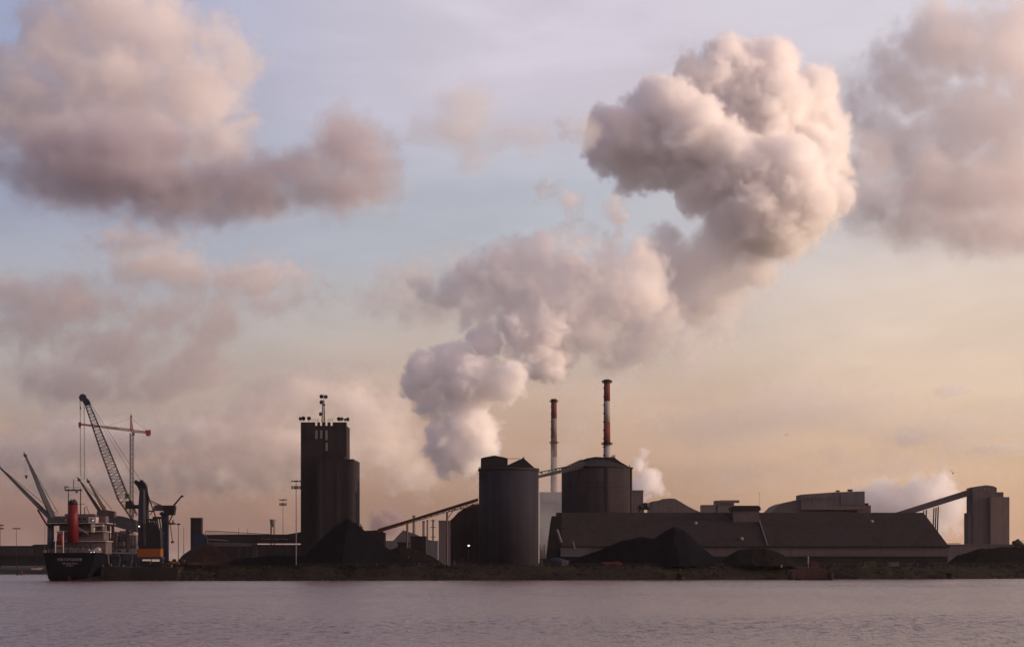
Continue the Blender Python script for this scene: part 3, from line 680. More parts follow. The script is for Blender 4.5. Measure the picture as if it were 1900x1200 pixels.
# goal post radar mast
mm = MB(); D = SY+20
for qx in (127, 149.5): mm.bar(P(qx,957,D), P(qx,906,D), .3, 6, .22)
mm.bar(P(121,909,D), P(152,909,D), .35); mm.bar(P(121,909,D), P(121,902,D), .2); mm.bar(P(119,902.5,D), P(127,902.5,D), .2)
mm.bar(P(136.5,909,D), P(136.5,889,D), .12); mm.bpx(140, 144, 911, 914, D, .8); mm.bar(P(122,904,D), P(150,904,D), .06)
mm.bpx(146, 157, 934, 935, D, .6); mm.bar(P(157,940,D), P(157,957,D), .15); mm.bar(P(168,958,D-14), P(160,938,D-10), .1)
mm.build('radar_mast', 'steel_brown', ship)
# free fall lifeboat in its white frame
D = SY+3
lb = MB(); c = X(110.5, D); prof = []
lb.lathe((c, D+1.4), [(.4,Z(1013,D)),(1.35,Z(1010.5,D)),(1.55,Z(1002,D)),(1.45,Z(994,D)),(.9,Z(990.5,D)),(.3,Z(989.5,D))], 16)
lbo = lb.build('lifeboat', 'red', ship, True)
fr = MB()
for qx in (103, 117.5):
    fr.bar(P(qx,1026,D), P(qx,984.5,D), .14); fr.bar(P(qx,1026,D+4), P(qx,984.5,D+4), .14); fr.bar(P(qx,985,D), P(qx,985,D+4), .12)
for yy in (985, 988, 1012): fr.bar(P(103,yy,D), P(117.5,yy,D), .12)
fr.build('davit_frame', 'white', ship)
gp = MB()
for k in range(9):
    qx = 90+10*k; gp.bar(P(qx,1027,SY+1), P(qx,1018,SY+1), .07)
gp.bar(P(90,1018,SY+1), P(172,1018,SY+1), .06)
gp.bar(P(83,1024,SY+.5), P(83,974,SY+.5), .08, 5); gp.build('ensign_staff', 'offwhite', ship)
for qx in (122, 130, 142, 152): MB().lathe((X(qx,SY+5), SY+5), [(.8,12.1),(.8,13.6),(1.1,13.7),(1.1,14.1)], 12).build('mooring_winch', 'steel_grey', ship, True)
for a_, b_ in ((165,1019),(168.5,1023.5),(174,1023),(171.5,964)): MB().bpx(a_, a_+1.2, b_, b_+1, SY+7, .3).build('deck_lamp', 'lit', ship)
# twin deck cranes
def deck_crane(qx, D, yb, ytop, jibs, m, label, post_w, w0):
    T = thing('deck_crane', (X(qx,D), D, 12.1), label, 'ship crane', 'twin deck cranes on the ship')
    MB().bar(Vector((X(qx,D), D, 12.1)), P(qx,ytop+8,D), post_w*D/F/2, 16, post_w*.9*D/F/2).build('pedestal', m, T, True)
    hs = MB(); hs.prism([(qx-8,ytop+14),(qx-6,ytop),(qx+6,ytop-3),(qx+26,ytop),(qx+26,ytop+11)], D-2.5, 5); hs.build('turntable', m, T)
    for (bx, by, tx, ty) in jibs:
        j = MB(); a = P(bx,by,D); b = P(tx,ty,D-6); d = (b-a)
        for sy in (-1.1, 1.1):
            o = Vector((0, sy, 0))
            j.bar(a+o+d*.0, a+o+d*.55, w0, 4, w0*.62); j.bar(a+o+d*.55, b+o*.3, w0*.62, 4, w0*.3)
        for k in range(1, 9): j.bar(a+d*k/9.5+Vector((0,-1.1*(1-.07*k),0)), a+d*k/9.5+Vector((0,1.1*(1-.07*k),0)), .14)
        j.bar(b-Vector((0,.8,0)), b+Vector((0,.8,0)), .7, 10); j.bar(b, b+d.normalized()*1.5, .25)
        jo = j.build('jib', m, T)
        cb = MB()
        for s in (-.5, .5): cb.bar(b+Vector((0,s,0)), P(bx+9,by-10,D)+Vector((0,s,0)), .05)
        cb.build('luffing_rope', 'steel', jo)
    return T
dc = deck_crane(94, SY+17, 1027, 962, [(97,964,-3,864),(99,962,47,845)], 'steel_teal', 'grey twin jib ship crane leaning left over the ship stern', 13, .95)
sb = MB(); sb.bar(P(70,945,SY+16), P(86,972,SY+16), .35); sb.bar(P(86,972,SY+16), P(94,980,SY+16), .3); sb.build('luffing_strut', 'red', dc)
hk = MB(); hk.prism([(45,881.5),(51,881.5),(49.5,884.5),(49,888),(47.5,888),(47,884.5)], SY+10, .8); hk.bar(P(47.5,847,SY+11), P(48,881.5,SY+10.4), .035); hk.build('hook_block', 'steel', dc)
deck_crane(186, 985, 1027, 948, [(188,952,147,890),(199,955,164,893)], 'steel_brown', 'hazy brown twin jib ship crane behind the bridge', 11, .62)  # haze on this farther crane is put into its brown colour

# ------------------------------------------------------------------ mobile harbour crane
D = 935
HC = thing('mobile_harbour_crane', (X(276,D), D, G), 'tall harbour crane with lattice boom and orange chassis on the quay', 'harbour crane')
MB().prism([(254.5,1032.5),(254.5,1017.5),(298,1017.5),(298,1032.5)], D, 7).build('chassis', 'orange', HC)
ch = MB(); ch.bpx(252, 300, 1032.5, 1037, D-.5, 8)
for qx in (252, 296): ch.bpx(qx, qx+6, 1037, 1049, D-1.5, 2); ch.bpx(qx, qx+6, 1037, 1049, D+7, 2)
ch.build('outrigger_frame', 'steel_blue', HC)
wh = MB()
for k in range(8): wh.bar((X(255+5.5*k,D), D+.3, G+1.1), (X(255+5.5*k,D), D+7, G+1.1), 1.1, 12)
wh.build('wheel', 'rubber', HC)
MB().prism([(257,1017.5),(257,985),(262,972),(283,968),(290,976),(297,985),(298.5,1017.5)], D+.5, 6).build('machine_house', 'steel', HC)
tw = MB(); tw.prism([(256,1012),(256.5,940),(259,905),(271,905),(273,940),(274,975),(271,1012)], D+1, 4.4); towr = tw.build('tower', 'steel_blue', HC)
ld = MB(); ld.bar(P(268,908,D+.6), P(270,1010,D+.6), .10); ld.bar(P(266,908,D+.6), P(267.5,1010,D+.6), .10)
for k in range(30): ld.bar(P(266+.05*k,908+3.4*k,D+.6), P(268.1+.066*k,908+3.4*k,D+.6), .06)
ld.build('ladder', 'pale_concrete', towr)
th = MB(); th.prism([(250,897),(252,891),(258,893),(263,891),(268,895),(271.5,903),(271,910),(258,910),(255,903)], D+1.3, 3.6)
for (qx, qy) in ((252.5,894),(262.5,893.5)): th.bar(P(qx,qy,D+1), P(qx,qy,D+5), .95, 14)
th.build('tower_head', 'steel', HC)
st = MB(); st.prism([(272,968),(276,930),(273,906),(271,906),(274,930),(269,968)], D+2, 1.2)
for o in (0, 3):
    st.bar(P(271,908,D+1.5+o), P(291,965,D+1.5+o), .25); st.bar(P(291,965,D+1.5+o), P(296,985,D+1.5+o), .25); st.bar(P(273,962,D+1.5+o), P(291,964,D+1.5+o), .2)
for k in range(4): st.bar(P(274+4*k,962,D+1.2), P(281+4.6*k,984,D+1.2), .3)
st.build('back_stay', 'steel', HC)
pl = MB(); pl.prism([(232,943),(233,929),(244,929),(246,936),(258,936),(258,943)], D+.6, 5); pl.build('winch_platform', 'steel', HC)
cb = MB(); cb.prism([(231.5,924),(232,915.5),(239,915.5),(241,924)], D-1, 3); cab = cb.build('operator_cab', 'green', HC)
MB().bpx(233, 238, 917.5, 920.5, D-1.2, .3).build('window', 'glass', cab)
bm = MB()
foot = P(256,968,D+3); knee = P(224,925,D+3); tip = P(160,752,D+3)
def lat3(mb, pts, nb, r, rb):     # lattice boom through (left px, right px, row, width) stations
    prev = None
    for i, (xl, yl, xr, yr, wy) in enumerate(pts):
        cur = [P(xl,yl,D+3)+Vector((0,-wy/2,0)), P(xl,yl,D+3)+Vector((0,wy/2,0)), P(xr,yr,D+3)+Vector((0,wy/2,0)), P(xr,yr,D+3)+Vector((0,-wy/2,0))]
        if prev:
            n = nb[i-1]
            for q in range(4): mb.bar(prev[q], cur[q], r)
            for k in range(n):
                for q in range(4):
                    a0 = prev[q].lerp(cur[q], k/n); a1 = prev[q].lerp(cur[q], (k+1)/n); b0 = prev[(q+1)%4].lerp(cur[(q+1)%4], k/n); b1 = prev[(q+1)%4].lerp(cur[(q+1)%4], (k+1)/n)
                    mb.bar(a0, b0, rb)
                    mb.bar(a0, b1, rb) if k % 2 else mb.bar(b0, a1, rb)
        prev = cur
lat3(bm, [(158,750,165.5,748,1.2),(189,843,204,838,2.6),(219,926,235,914,3.0),(247,966,254,955,3.2)], (15,14,6), .14, .068)
boom = bm.build('boom', 'steel', HC)
hd = MB(); hd.prism([(154,747),(152,740),(156,736),(162,739),(166,745),(167,750),(158,752)], D+2, 2.2)
for oy in (1.6, 2.6, 3.6): hd.bar(P(153.5,737.5,D+oy), P(153.5,737.5,D+oy+.5), 1.75, 18)
hd.build('boom_head', 'steel_blue', boom)
rp = MB()
for o in (-1, 1):
    rp.bar(P(166,746,D+3+o), P(262,893,D+3+o), .07); rp.bar(P(164,748,D+3+o*.4), P(254,896,D+3+o*.4), .055)
for qx, yb in ((148.8,880),(150.3,884),(156,890),(157.6,890)): rp.bar(P(qx-.5,741,D+3), P(qx,yb,D+3), .055)
rp.build('hoist_rope', 'steel', HC)
MB().bpx(148, 150, 754.5, 758.5, D+2.8, .8).build('limit_weight', 'steel', HC)
MB().bpx(257,259,975,977,D-.2,.3).build('work_lamp', 'lit', HC)

# ------------------------------------------------------------------ red and white tower crane
D = 1650
TC = thing('tower_crane', (X(244,D), D, G), 'red and white tower crane far behind the harbour crane boom', 'tower crane')
t = MB(); t.lattice((X(244.3,D),D,G), P(244.3,803,D), 2.4, 2.4, (0,1,0), 56, .17, .10); t.build('mast', 'offwhite', TC)
t = MB(); t.lattice(P(244.3,798,D), P(243,776,D), 2.2, .6, (0,1,0), 8, .16, .1); t.bpx(241.6,244.8,770,775,D-.5,1.2); t.bar(P(243,770,D), P(243,766,D), .1); t.build('apex', 'crane_red', TC)
for k in range(8):
    a = k/8; b = (k+1)/8; t = MB(); p0 = P(244,798,D).lerp(P(146,786.5,D), a); p1 = P(244,798,D).lerp(P(146,786.5,D), b)
    t.lattice(p0, p1, 2.0-.8*a, 2.0-.8*b, (0,0,1), 5, .17, .10); t.build('jib', 'crane_red' if k in (2, 3, 5, 6, 7) else 'white', TC)
t = MB(); t.lattice(P(244,799,D), P(278,802.5,D), 1.8, 1.4, (0,0,1), 10, .18, .10); t.build('counter_jib', 'crane_red', TC)
t = MB(); t.prism([(269,798),(279,797),(279.5,803),(277,809),(271,808)], D-1, 2.4); t.build('counterweight', 'crane_red', TC)
t = MB(); t.prism([(244.8,802),(249,802),(249,807.5),(245,807.5)], D-1.2, 2); t.build('operator_cab', 'offwhite', TC)
t = MB(); t.bpx(145.5,150,783,791,D-.6,1.2); t.bar(P(148,791,D), P(148,794,D), .4); t.build('jib_end', 'crane_red', TC)
t = MB(); t.bar(P(243,775,D), P(197,791,D), .07); t.bar(P(243,775,D), P(274,799,D), .08); t.build('tie_bar', 'steel', TC)

# ------------------------------------------------------------------ portal crane with machine box to the right of the harbour crane
D = 968
PC = thing('portal_crane', (X(305,D), D, G), 'dark blue slewing quay crane with boxy cabin and short raised arm', 'quay crane')
MB().bpx(300, 311.5, 952, 1049, D, 3).build('column', 'steel_blue', PC)
MB().prism([(302,937),(323,937),(324.5,940),(322,955),(304,955)], D-1, 5).build('machine_house', 'steel', PC)
MB().prism([(284,947),(285,938),(296,935),(304,939),(304,947)], D-.5, 4).build('counterweight', 'steel_grey', PC)
a = MB(); a.bar(P(322,938,D+1), P(337,920,D+1), .4, 4, .3); a.bpx(335, 340, 918.5, 922, D+.6, .9); a.build('jib', 'steel', PC)
b = MB(); b.bar(P(272,925,D+1), P(305,940,D+1), .22); b.bar(P(274,930,D+1), P(303,941,D+1), .16); b.bar(P(292,937,D+1), P(278,955,D+1), .18); b.bar(P(287,947,D+1), P(276,948,D+1), .3); b.bar(P(298,955,D+1), P(303,951,D+1), .9); b.build('tie_arm', 'steel', PC)
d_ = MB(); d_.bar(P(320,955,D+1), P(312,972,D+1), .28); d_.bpx(309, 323, 969, 972.5, D-1, 5); d_.bar(P(321,970,D), P(321,964,D), .25); d_.bar(P(316,972,D), P(320,1003,D), .14); d_.bar(P(312,1010,D), P(292,1003,D), .2)
d_.bar(P(298,1001,D), P(304,985,D), .3); d_.bpx(317,322,1003,1007,D,1.5); d_.build('platform', 'steel_brown', PC)
f = MB(); f.bpx(296, 316, 1040, 1049, D-2, 8); f.bpx(283, 303, 958, 962, D+1, 2)
for k in range(6): f.bar(P(280+4*k,962,D+1.5), P(283+4*k,985,D+1.5), .22)
f.build('base', 'steel', PC)
# covered loader gallery and white plant behind the ship
D = 1005
LG = thing('loader_gallery', (X(220,D), D, G), 'dark grey covered loader gallery sloping between the ship and harbour crane', 'ship loader')
MB().prism([(193,975),(193,958),(206,955.5),(225,957),(252,965),(253,987),(236,983),(212,976)], D, 6).build('gallery', 'steel_grey', LG)
lg = MB(); 
for qx in (201, 209, 236): lg.bar(P(qx,970,D+1), Vector((X(qx,D), D+1, G)), .5); lg.bar(P(qx,970,D+5), Vector((X(qx,D), D+5, G)), .5)
lg.build('trestle_leg', 'steel_brown', LG)
MB().bpx(192, 200, 948, 956, D+1, 2).build('head_box', 'steel_brown', LG)
lpz = MB(); lpz.bpx(212,214.5,970.5,973,D-.3,.3); lpz.build('lamp', 'lampglass', LG)
D = 1120
WP = thing('process_plant', (X(225,D), D, G), 'pinkish white process plant with ducts behind the loader gallery', 'plant')
wp = MB(); wp.bpx(206, 218, 986, 1049, D, 10); wp.bpx(222, 240, 984, 1049, D+2, 12); wp.bpx(238, 252, 992, 1049, D-1, 9); wp.bpx(202, 230, 1005, 1049, D-4, 8); wp.build('wall', 'offwhite', WP)
for k in range(9): MB().bpx(224+3*(k%4), 226+3*(k%4), 990+6*(k//4), 993.5+6*(k//4), D+1.8, .3).build('window', 'glass', WP)
for yy in (989, 1001, 1013): MB().bpx(203, 252, yy, yy+.9, D-4.6, .6).build('walkway', 'steel', WP)
du = MB(); du.bar(P(205,1000,D-4.6), P(248,985,D-4.6), .5, 8); du.bar(P(216,1030,D-4.6), P(216,990,D-4.6), .7, 8); du.bar(P(246,1040,D-4.6), P(246,992,D-4.6), .5, 8)
for k in range(8): du.bar(P(204+6*k,1005-(k%3)*4,D-5), P(204+6*k,1040,D-5), .22)
du.build('duct', 'steel_brown', WP)
# quay clutter
def wheels(T, x0, x1, D, ws, r=.5):
    for q in ws:
        for oy in (0.05, 2.2):
            t = MB(); t.bar((x0+(x1-x0)*q, D+oy, G+r), (x0+(x1-x0)*q, D+oy+.35, G+r), r, 14); wo = t.build('wheel', 'rubber', T)
            MB().bar((x0+(x1-x0)*q, D+oy-.02, G+r), (x0+(x1-x0)*q, D+oy+.1, G+r), r*.5, 10).build('rim', 'steel_grey', wo)
def skip(x0, x1, yt, yb, D, m, label):
    T = thing('hopper_skip', (X((x0+x1)/2,D), D, Z(yb,D)), label, 'skip', 'skips on the quay')
    MB().prism([(x0,yt),(x1,yt),(x1-2,yb),(x0+2,yb)], D, 4).build('body', m, T)
    MB().bpx(x0-.6, x1+.6, yt-.8, yt+.4, D-.3, 4.6).build('rim', 'steel', T)
skip(206, 222, 1034, 1051, 912, 'steel_blue', 'tall blue skip with the pale lamp post beside it')
skip(224, 243, 1040, 1053, 915, 'steel_blue', 'low blue skip left of the orange crane chassis')
skip(262, 278, 1041, 1053, 918, 'steel', 'dark skip below the orange crane chassis')
skip(284, 300, 1045, 1054, 914, 'steel_blue', 'small blue skip right of the dark skip')
gr = thing('grab_hopper', (X(190,905), 905, G), 'rusty brown legged hopper beside the ship side', 'hopper')
MB().prism([(186,1016),(200,1016),(196,1032),(191,1032)], 905, 4).build('funnel', 'steel_brown', gr)
for a, b in ((187,186),(199,202)): MB().bar(P(a,1018,906), Vector((X(b,906), 906, G)), .35).build('leg', 'steel_brown', gr); MB().bar(P(a,1018,908.5), Vector((X(b,908.5), 908.5, G)), .35).build('leg', 'steel_brown', gr)
D = 908; wlr = thing('wheel_loader', (X(322,D), D, G), 'dark wheel loader with raised bucket standing right of the quay crane', 'wheel loader')
MB().prism([(315,1046),(315,1041.5),(320,1041),(331,1041.5),(332,1046)], D, 2.4).build('body', 'orange', wlr)
cbo = MB().prism([(319,1041.4),(320,1036.5),(325.5,1036.5),(326.5,1041.4)], D+.2, 2).build('cab', 'steel', wlr); MB().bpx(320.8, 324.8, 1037.4, 1040.4, D+.15, .06).build('window', 'glass', cbo)
MB().bar(P(330,1043,D+1.2), P(338,1039.5,D+1.2), .22).build('lift_arm', 'steel', wlr); MB().prism([(337,1041.5),(337,1037.5),(342.5,1038.5),(341,1042)], D-.2, 2.8).build('bucket', 'steel_brown', wlr)
wheels(wlr, X(316,D), X(331,D), D-.1, (.15, .85), .8)
for i, (qx, w_, h_, m_, lab) in enumerate(((183,5,3,'quay','low dark timber stack at the quay corner beside the ship'),(203,6,2.6,'steel_brown','rusty plate stack under the brown hopper'),(249,7,3.4,'steel','dark crate stack between the low blue skip and the dark skip'),(309,6,3,'steel_brown','brown crate stack at the foot of the quay crane column'),(345,8,2.4,'quay','flat dark timber stack beside the wheel loader'))):
    D = 903; T = thing('material_stack', (X(qx,D), D, G), lab, 'stack')
    for q_ in range(3): MB().bpx(qx-w_/2+random.uniform(-.5,.5), qx+w_/2+random.uniform(-.5,.5), 1051.2-h_*(q_+1)/1.3, 1051.1-h_*q_/1.3, D+random.uniform(-.2,.2), 2).build('layer', m_, T)
for i, (qx, yt, m_) in enumerate(((237,1030,'steel_brown'),(246,1026,'offwhite'),(281,1034,'steel'))):
    D = 925; T = thing('quay_post', (X(qx,D), D, G), ('thin brown post left of the orange crane chassis','pale post just left of the orange crane chassis','short dark post under the orange crane chassis')[i], 'post', 'posts on the quay')
    MB().bar((X(qx,D), D, G-.3), P(qx,yt,D), .16, 6).build('pole', m_, T); MB().bpx(qx-1, qx+1, yt, yt+1.6, D-.2, .4).build('cap', 'steel', T)
for i, (qx, qy) in enumerate(((180,1060),(196,1062),(247,1060),(300,1062))):
    fe = thing('tyre_fender', (X(qx,896), 895.6, Z(qy,896)), ('tyre fender on the quay wall right under the ship side','tyre fender on the quay wall below the brown hopper','tyre fender on the quay wall below the low blue skip','tyre fender on the quay wall below the small blue skip')[i], 'fender', 'tyre fenders on the quay wall')
    t = MB(); vs = []; fs = []
    for u in range(16):
        for v in range(8):
            a = u/16*6.283; b = v/8*6.283; vs.append((X(qx,896)+(.8+.3*math.cos(b))*math.cos(a), 895.6+.3*math.sin(b)-.2, Z(qy,896)+(.8+.3*math.cos(b))*math.sin(a)))
            fs.append((u*8+v, ((u+1)%16)*8+v, ((u+1)%16)*8+(v+1)%8, u*8+(v+1)%8))
    t.add(vs, fs); t.build('tyre', 'rubber', fe, True)
for qx, yy, lab in ((190,1047.5,'bollard on the quay edge beside the ship'),(229,1049.5,'bollard on the quay edge in front of the skips'),(318,1049,'bollard on the quay edge right of the portal crane')):
    D = 899.5; b = thing('bollard', (X(qx,D), D, G-.4), lab, 'bollard', 'bollards on the quay')
    MB().lathe((X(qx,D), D), [(.45,G-.45),(.35,G-.1),(.35,G+.25),(.6,G+.4),(.55,G+.6)], 12).build('post', 'pale_concrete', b, True)
ml = MB()
for k in range(10):
    a = k/10; b = (k+1)/10; p = Vector((SX+11.4, SY+.5, 12.6)); q_ = Vector((X(190,899.5), 899.5, G+.2))
    f = lambda t: p.lerp(q_, t) - Vector((0,0,1.2*math.sin(math.pi*t)))
    ml.bar(f(a), f(b), .06)
tag(ml.build('mooring_line', 'offwhite'), 'mooring line sagging from the ship stern to the quay bollard', 'mooring rope')

# ------------------------------------------------------------------ waterside: dolphins and jetty
for qx, qy, lab in ((1262.5,1075.6,'stubby round mooring dolphin in the water below the twin coal piles'),(1763,1073.6,'dark mooring dolphin in the water below the right end of the shed')):
    D = CH*F/(qy-YH) - 1.5; d = thing('mooring_dolphin', (X(qx,D), D, 0), lab, 'mooring dolphin', 'mooring dolphins')
    MB().lathe((X(qx,D), D), [(1.6,-2),(1.6,2.2),(1.9,2.3),(1.9,3.0),(1.0,3.1)], 18).build('pile_cluster', 'quay', d, True)
    MB().lathe((X(qx,D), D), [(.22,3),(.22,4.6),(.35,4.7),(.3,5)], 10).build('bollard', 'steel_brown', d, True)
    MB().lathe((X(qx,D), D), [(1.75,.2),(1.95,.3),(1.95,1.1),(1.75,1.2)], 18).build('rubber_fender', 'rubber', d, True)
D = 938
J = thing('stone_jetty', (X(1507,D), D, 0), 'reddish stone jetty with dark drum fenders at the water edge', 'jetty')
MB().prism([(1470,1080),(1466,1066),(1468,1058),(1480,1056.5),(1536,1056),(1545,1061),(1543,1080)], D, 12).build('body', 'jetty', J)
MB().prism([(1490,1057),(1492,1053),(1516,1052),(1520,1057)], D+2, 6).build('upper_step', 'jetty', J)
MB().bpx(1504, 1519, 1041, 1052, D+5, 3).build('shed', 'rust', J)
for qx in (1475,1479.5,1484,1514,1519,1524,1529.5): MB().bar((X(qx,D), D-.5, .35), (X(qx,D), D+.3, .35), .42, 12).build('tyre_fender', 'rubber', J)
for qx in (1468.5, 1541.5): MB().lathe((X(qx,D), D-.8), [(1.15,-1),(1.15,3.4),(.9,3.6)], 16).build('drum_fender', 'rubber', J, True)
fig = thing('signal_post', (X(1500,D+6), D+6, G), 'thin white signal post standing on the stone jetty', 'signal post')
MB().bar((X(1500,D+6), D+6, Z(1053,D+6)), P(1500,1031,D+6), .14, 6).build('pole', 'white', fig)
for yy in (1034, 1039, 1043): MB().bpx(1498.6, 1501.4, yy, yy+2.2, D+5.8, .35).build('signal_board', 'white', fig)
mk = thing('marker_post', (X(1450,930), 948, G), 'stubby pale marker post on the bank left of the jetty', 'marker post'); MB().bar((X(1450,948), 948, G-.5), P(1450,1047.5,948), .3, 8, .22).build('post', 'white', mk)
MB().lathe((X(1450,948), 948), [(.34,Z(1050,948)),(.36,Z(1050,948)),(.36,Z(1049,948)),(.34,Z(1049,948))], 8).build('band', 'red', mk)

# ------------------------------------------------------------------ vehicles and yard pieces
D = 955; tr = thing('lorry', (X(1138,D), D, G), 'red tipper lorry parked in front of the twin coal piles', 'lorry')
x0, x1 = X(1118,D), X(1155,D)
MB().prism([(1119,1044.6),(1119,1041.8),(1141,1041.8),(1141,1045.6),(1120.5,1045.6)], D, 2.5).build('tipper_body', 'red', tr)
cb = MB(); cb.prism([(1142.5,1047),(1142.5,1040.8),(1150,1040.8),(1152.5,1043.5),(1153,1047)], D, 2.4); cbo = cb.build('cab', 'red', tr)
MB().prism([(1147,1043.6),(1147,1041.4),(1149.6,1041.4),(1151.4,1043.6)], D-.03, .06).build('window', 'glass', cbo)
MB().box(x0+.5, x1-1, D+.4, D+2, G+.6, G+1.0).build('frame', 'steel', tr)
MB().bpx(1152.6, 1153.6, 1045, 1046, D+.2, .3).build('headlight', 'lampglass', tr)
wheels(tr, x0, x1, D, (.12, .24, .78), .55)
D = 960; car = thing('parked_car', (X(1235,D), D, G), 'small yellowish car parked on the bank below the coal peak', 'car')
MB().prism([(1227,1047.6),(1227.5,1045),(1231,1044.6),(1233.5,1042.6),(1239.5,1042.6),(1242,1044.8),(1245,1045.4),(1245.2,1047.6)], D, 1.8).build('body', 'yellow', car)
MB().prism([(1232.5,1044.6),(1234,1043.1),(1239,1043.1),(1240.6,1044.6)], D-.03, .06).build('window', 'glass', car)
wheels(car, X(1227,D), X(1245,D), D, (.2, .8), .33)
D = 952; cnt = thing('shipping_container', (X(1048,D), D, G), 'pale grey container hut by the bank below the hopper house', 'container')
MB().bpx(1043, 1055, 1038.5, 1049.5, D, 2.6).build('body', 'cladding', cnt)
MB().bpx(1046, 1049, 1041, 1049.4, D-.06, .1).build('door', 'steel_grey', cnt)
D = 975; cnt2 = thing('shipping_container', (X(1012,D), D, G), 'dark green container left of the small drum tank', 'container')
MB().bpx(1001, 1022, 1036, 1049.5, D, 2.6).build('body', 'steel', cnt2)
MB().bpx(1004, 1007, 1038, 1049.4, D-.06, .1).build('door', 'green', cnt2)
for i, (qa, qb, yt, D, m, lab) in enumerate(((1602,1626,1040,960,'leaf','olive green shed right of the stone jetty'),(1650,1668,1042,965,'cladding','low grey cabin further right along the bank'),(1700,1722,1041,975,'roof_d','dark cabin near the right end of the long shed'),(840,858,1036,968,'roof','low brown cabin left of the round silo base'),(742,757,1033,972,'concrete','squat cabin at the right foot of the tall coal pile'),(775,815,1040,958,'roof_d','long low dark shelter under the truss conveyor'))):
    T = thing('yard_cabin', (X((qa+qb)/2,D), D, G), lab, 'cabin', 'low cabins along the bank')
    MB().bpx(qa, qb, yt, 1050, D, 4).build('wall', m, T); MB().prism([(qa-.6,yt),(qb+.6,yt),(qb,yt-1.6),(qa+.4,yt-1.6)], D-.4, 4.8).build('roof', 'roof_d', T)
    MB().bpx(qa+2, qa+4.5, yt+3, 1049.8, D-.08, .1).build('door', 'steel_grey', T)
yl = thing('yard_lamp', (X(869.5,960), 960, G), 'lit yard lamp on a short post left of the round silo', 'lamp')
MB().bar((X(869.5,960), 960, G-.3), P(869.5,1012,960), .12, 6).build('pole', 'steel', yl)
MB().lathe((X(869.5,960), 960), [(.1,Z(1013.2,960)),(.42,Z(1012.2,960)),(.42,Z(1011,960)),(.15,Z(1010.4,960))], 12).build('lamp_head', 'lit', yl, True)
# long low fence line along the yard edge
fe = MB(); 
for (xa, Da, pa), (xb, Db_, pb) in zip(shore[60::6], shore[66::6]):
    za = G; a = Vector((xa, Da+16, za)); b = Vector((xb, Db_+16, za))
    fe.bar(a, a+Vector((0,0,1.3)), .07)
    for h in (.6, 1.2): fe.bar(a+Vector((0,0,h)), b+Vector((0,0,h)), .04)
tag(fe.build('yard_fence', 'steel_brown'), 'low post and rail fence along the top of the bank', 'fence')

# ------------------------------------------------------------------ far shore on the left
D = 1470
fs_ = thing('dock_shed', (X(-40,D), D, 4), 'very long dark low dock shed on the far left shore', 'shed')
MB().prism([(-420,1049),(-420,1015),(-400,1012),(58,1012),(64,1009.5),(130,1009),(150,1014),(180,1016),(180,1049)], D, 50).build('wall', 'roof_d', fs_)
MB().prism([(-420,1029),(-420,1015.5),(60,1015.5),(60,1029)], D-1, .8).build('roof_band', 'concrete', fs_)
MB().bpx(-400, 178, 1029.2, 1031, D-1.6, 1.4).build('eave', 'concrete', fs_)
bt = thing('work_boat', (X(68,1385), 1383, 0), 'small pale work boat drawn up below the far left shed', 'boat')
D = 1383
MB().prism([(57,1053.6),(59,1056.4),(74,1056.6),(79,1052.6)], D, 2.6).build('hull', 'white', bt); MB().prism([(66,1054),(67,1050.5),(73,1050.5),(74,1054)], D+.5, 1.6).build('cabin', 'offwhite', bt)
for qx, qy, D, lab in ((41,1062,1300,'red channel buoy near the far left shore'),(33,1063.5,1290,'smaller dark buoy near the far left shore')):
    b = thing('channel_buoy', (X(qx,D), D, 0), lab, 'buoy', 'channel buoys')
    MB().lathe((X(qx,D), D), [(.9,-.5),(1.0,.4),(.35,.8),(.25,Z(qy-6,D))], 12).build('float', 'red' if qx > 40 else 'steel', b, True)
    MB().bar((X(qx,D), D, Z(qy-6,D)), (X(qx,D), D, Z(qy-6,D)+.7), .3, 6).build('lantern', 'steel', b)
# trees: right edge and far left
def tree(px, yb, yt, D, wd, label, gz=G, seed=0):
    rn = random.Random(seed); T = thing('broadleaf_tree', (X(px,D), D, gz), label, 'tree', 'distant trees')
    h = Z(yt,D)-gz; cx = X(px,D); tr = MB(); tr.bar((cx,D,gz), (cx+.2,D,gz+h*.5), h*.035, 7, h*.02); rw = wd/2*D/F
    for k in range(6):
        a = k*1.05; tr.bar((cx+.1,D,gz+h*(.25+.05*k)), (cx+math.cos(a)*rw*.7, D+math.sin(a)*rw*.7, gz+h*(.55+.06*k)), h*.014, 5, h*.005)
    tr.build('trunk', 'bark', T); c = MB(); s = h*.035
    lobes = [(cx+rn.uniform(-.6,.6)*rw, D+rn.uniform(-.6,.6)*rw, gz+h*rn.uniform(.4,.82), rw*rn.uniform(.3,.5)) for _ in range(9)]
    for k in range(1500):
        lx, ly, lz, lr = rn.choice(lobes); v = Vector((rn.gauss(0,1), rn.gauss(0,1), rn.gauss(0,1))).normalized()*lr*rn.uniform(.35,1.05)**.5
        p = Vector((lx, ly, lz))+v; a = Vector((rn.gauss(0,1), rn.gauss(0,1), rn.gauss(0,1))).normalized()*s; b = a.orthogonal().normalized()*s*.7
        c.add([p-a, p-b, p+a, p+b], [(0,1,2,3)])
    c.build('crown', 'leaf', T)
for i, (px, yt, wd, D, lab) in enumerate(((1884,995,16,1600,'first distant tree right of the receiving tower'),(1894,992,18,1620,'second distant tree right of the tower, its crown reaching the frame edge'),(1906,994,20,1600,'distant tree on the right frame edge'))): tree(px, 1046, yt, D, wd, lab, G, i)
for i, (px, yt, wd, lab) in enumerate(((74,1006,14,'low round tree left of the ship beyond the dock shed'),(82,1007,12,'lower tree touching the ship stern beyond the dock shed'))): tree(px, 1046, yt, 1560, wd, lab, 4, 20+i)

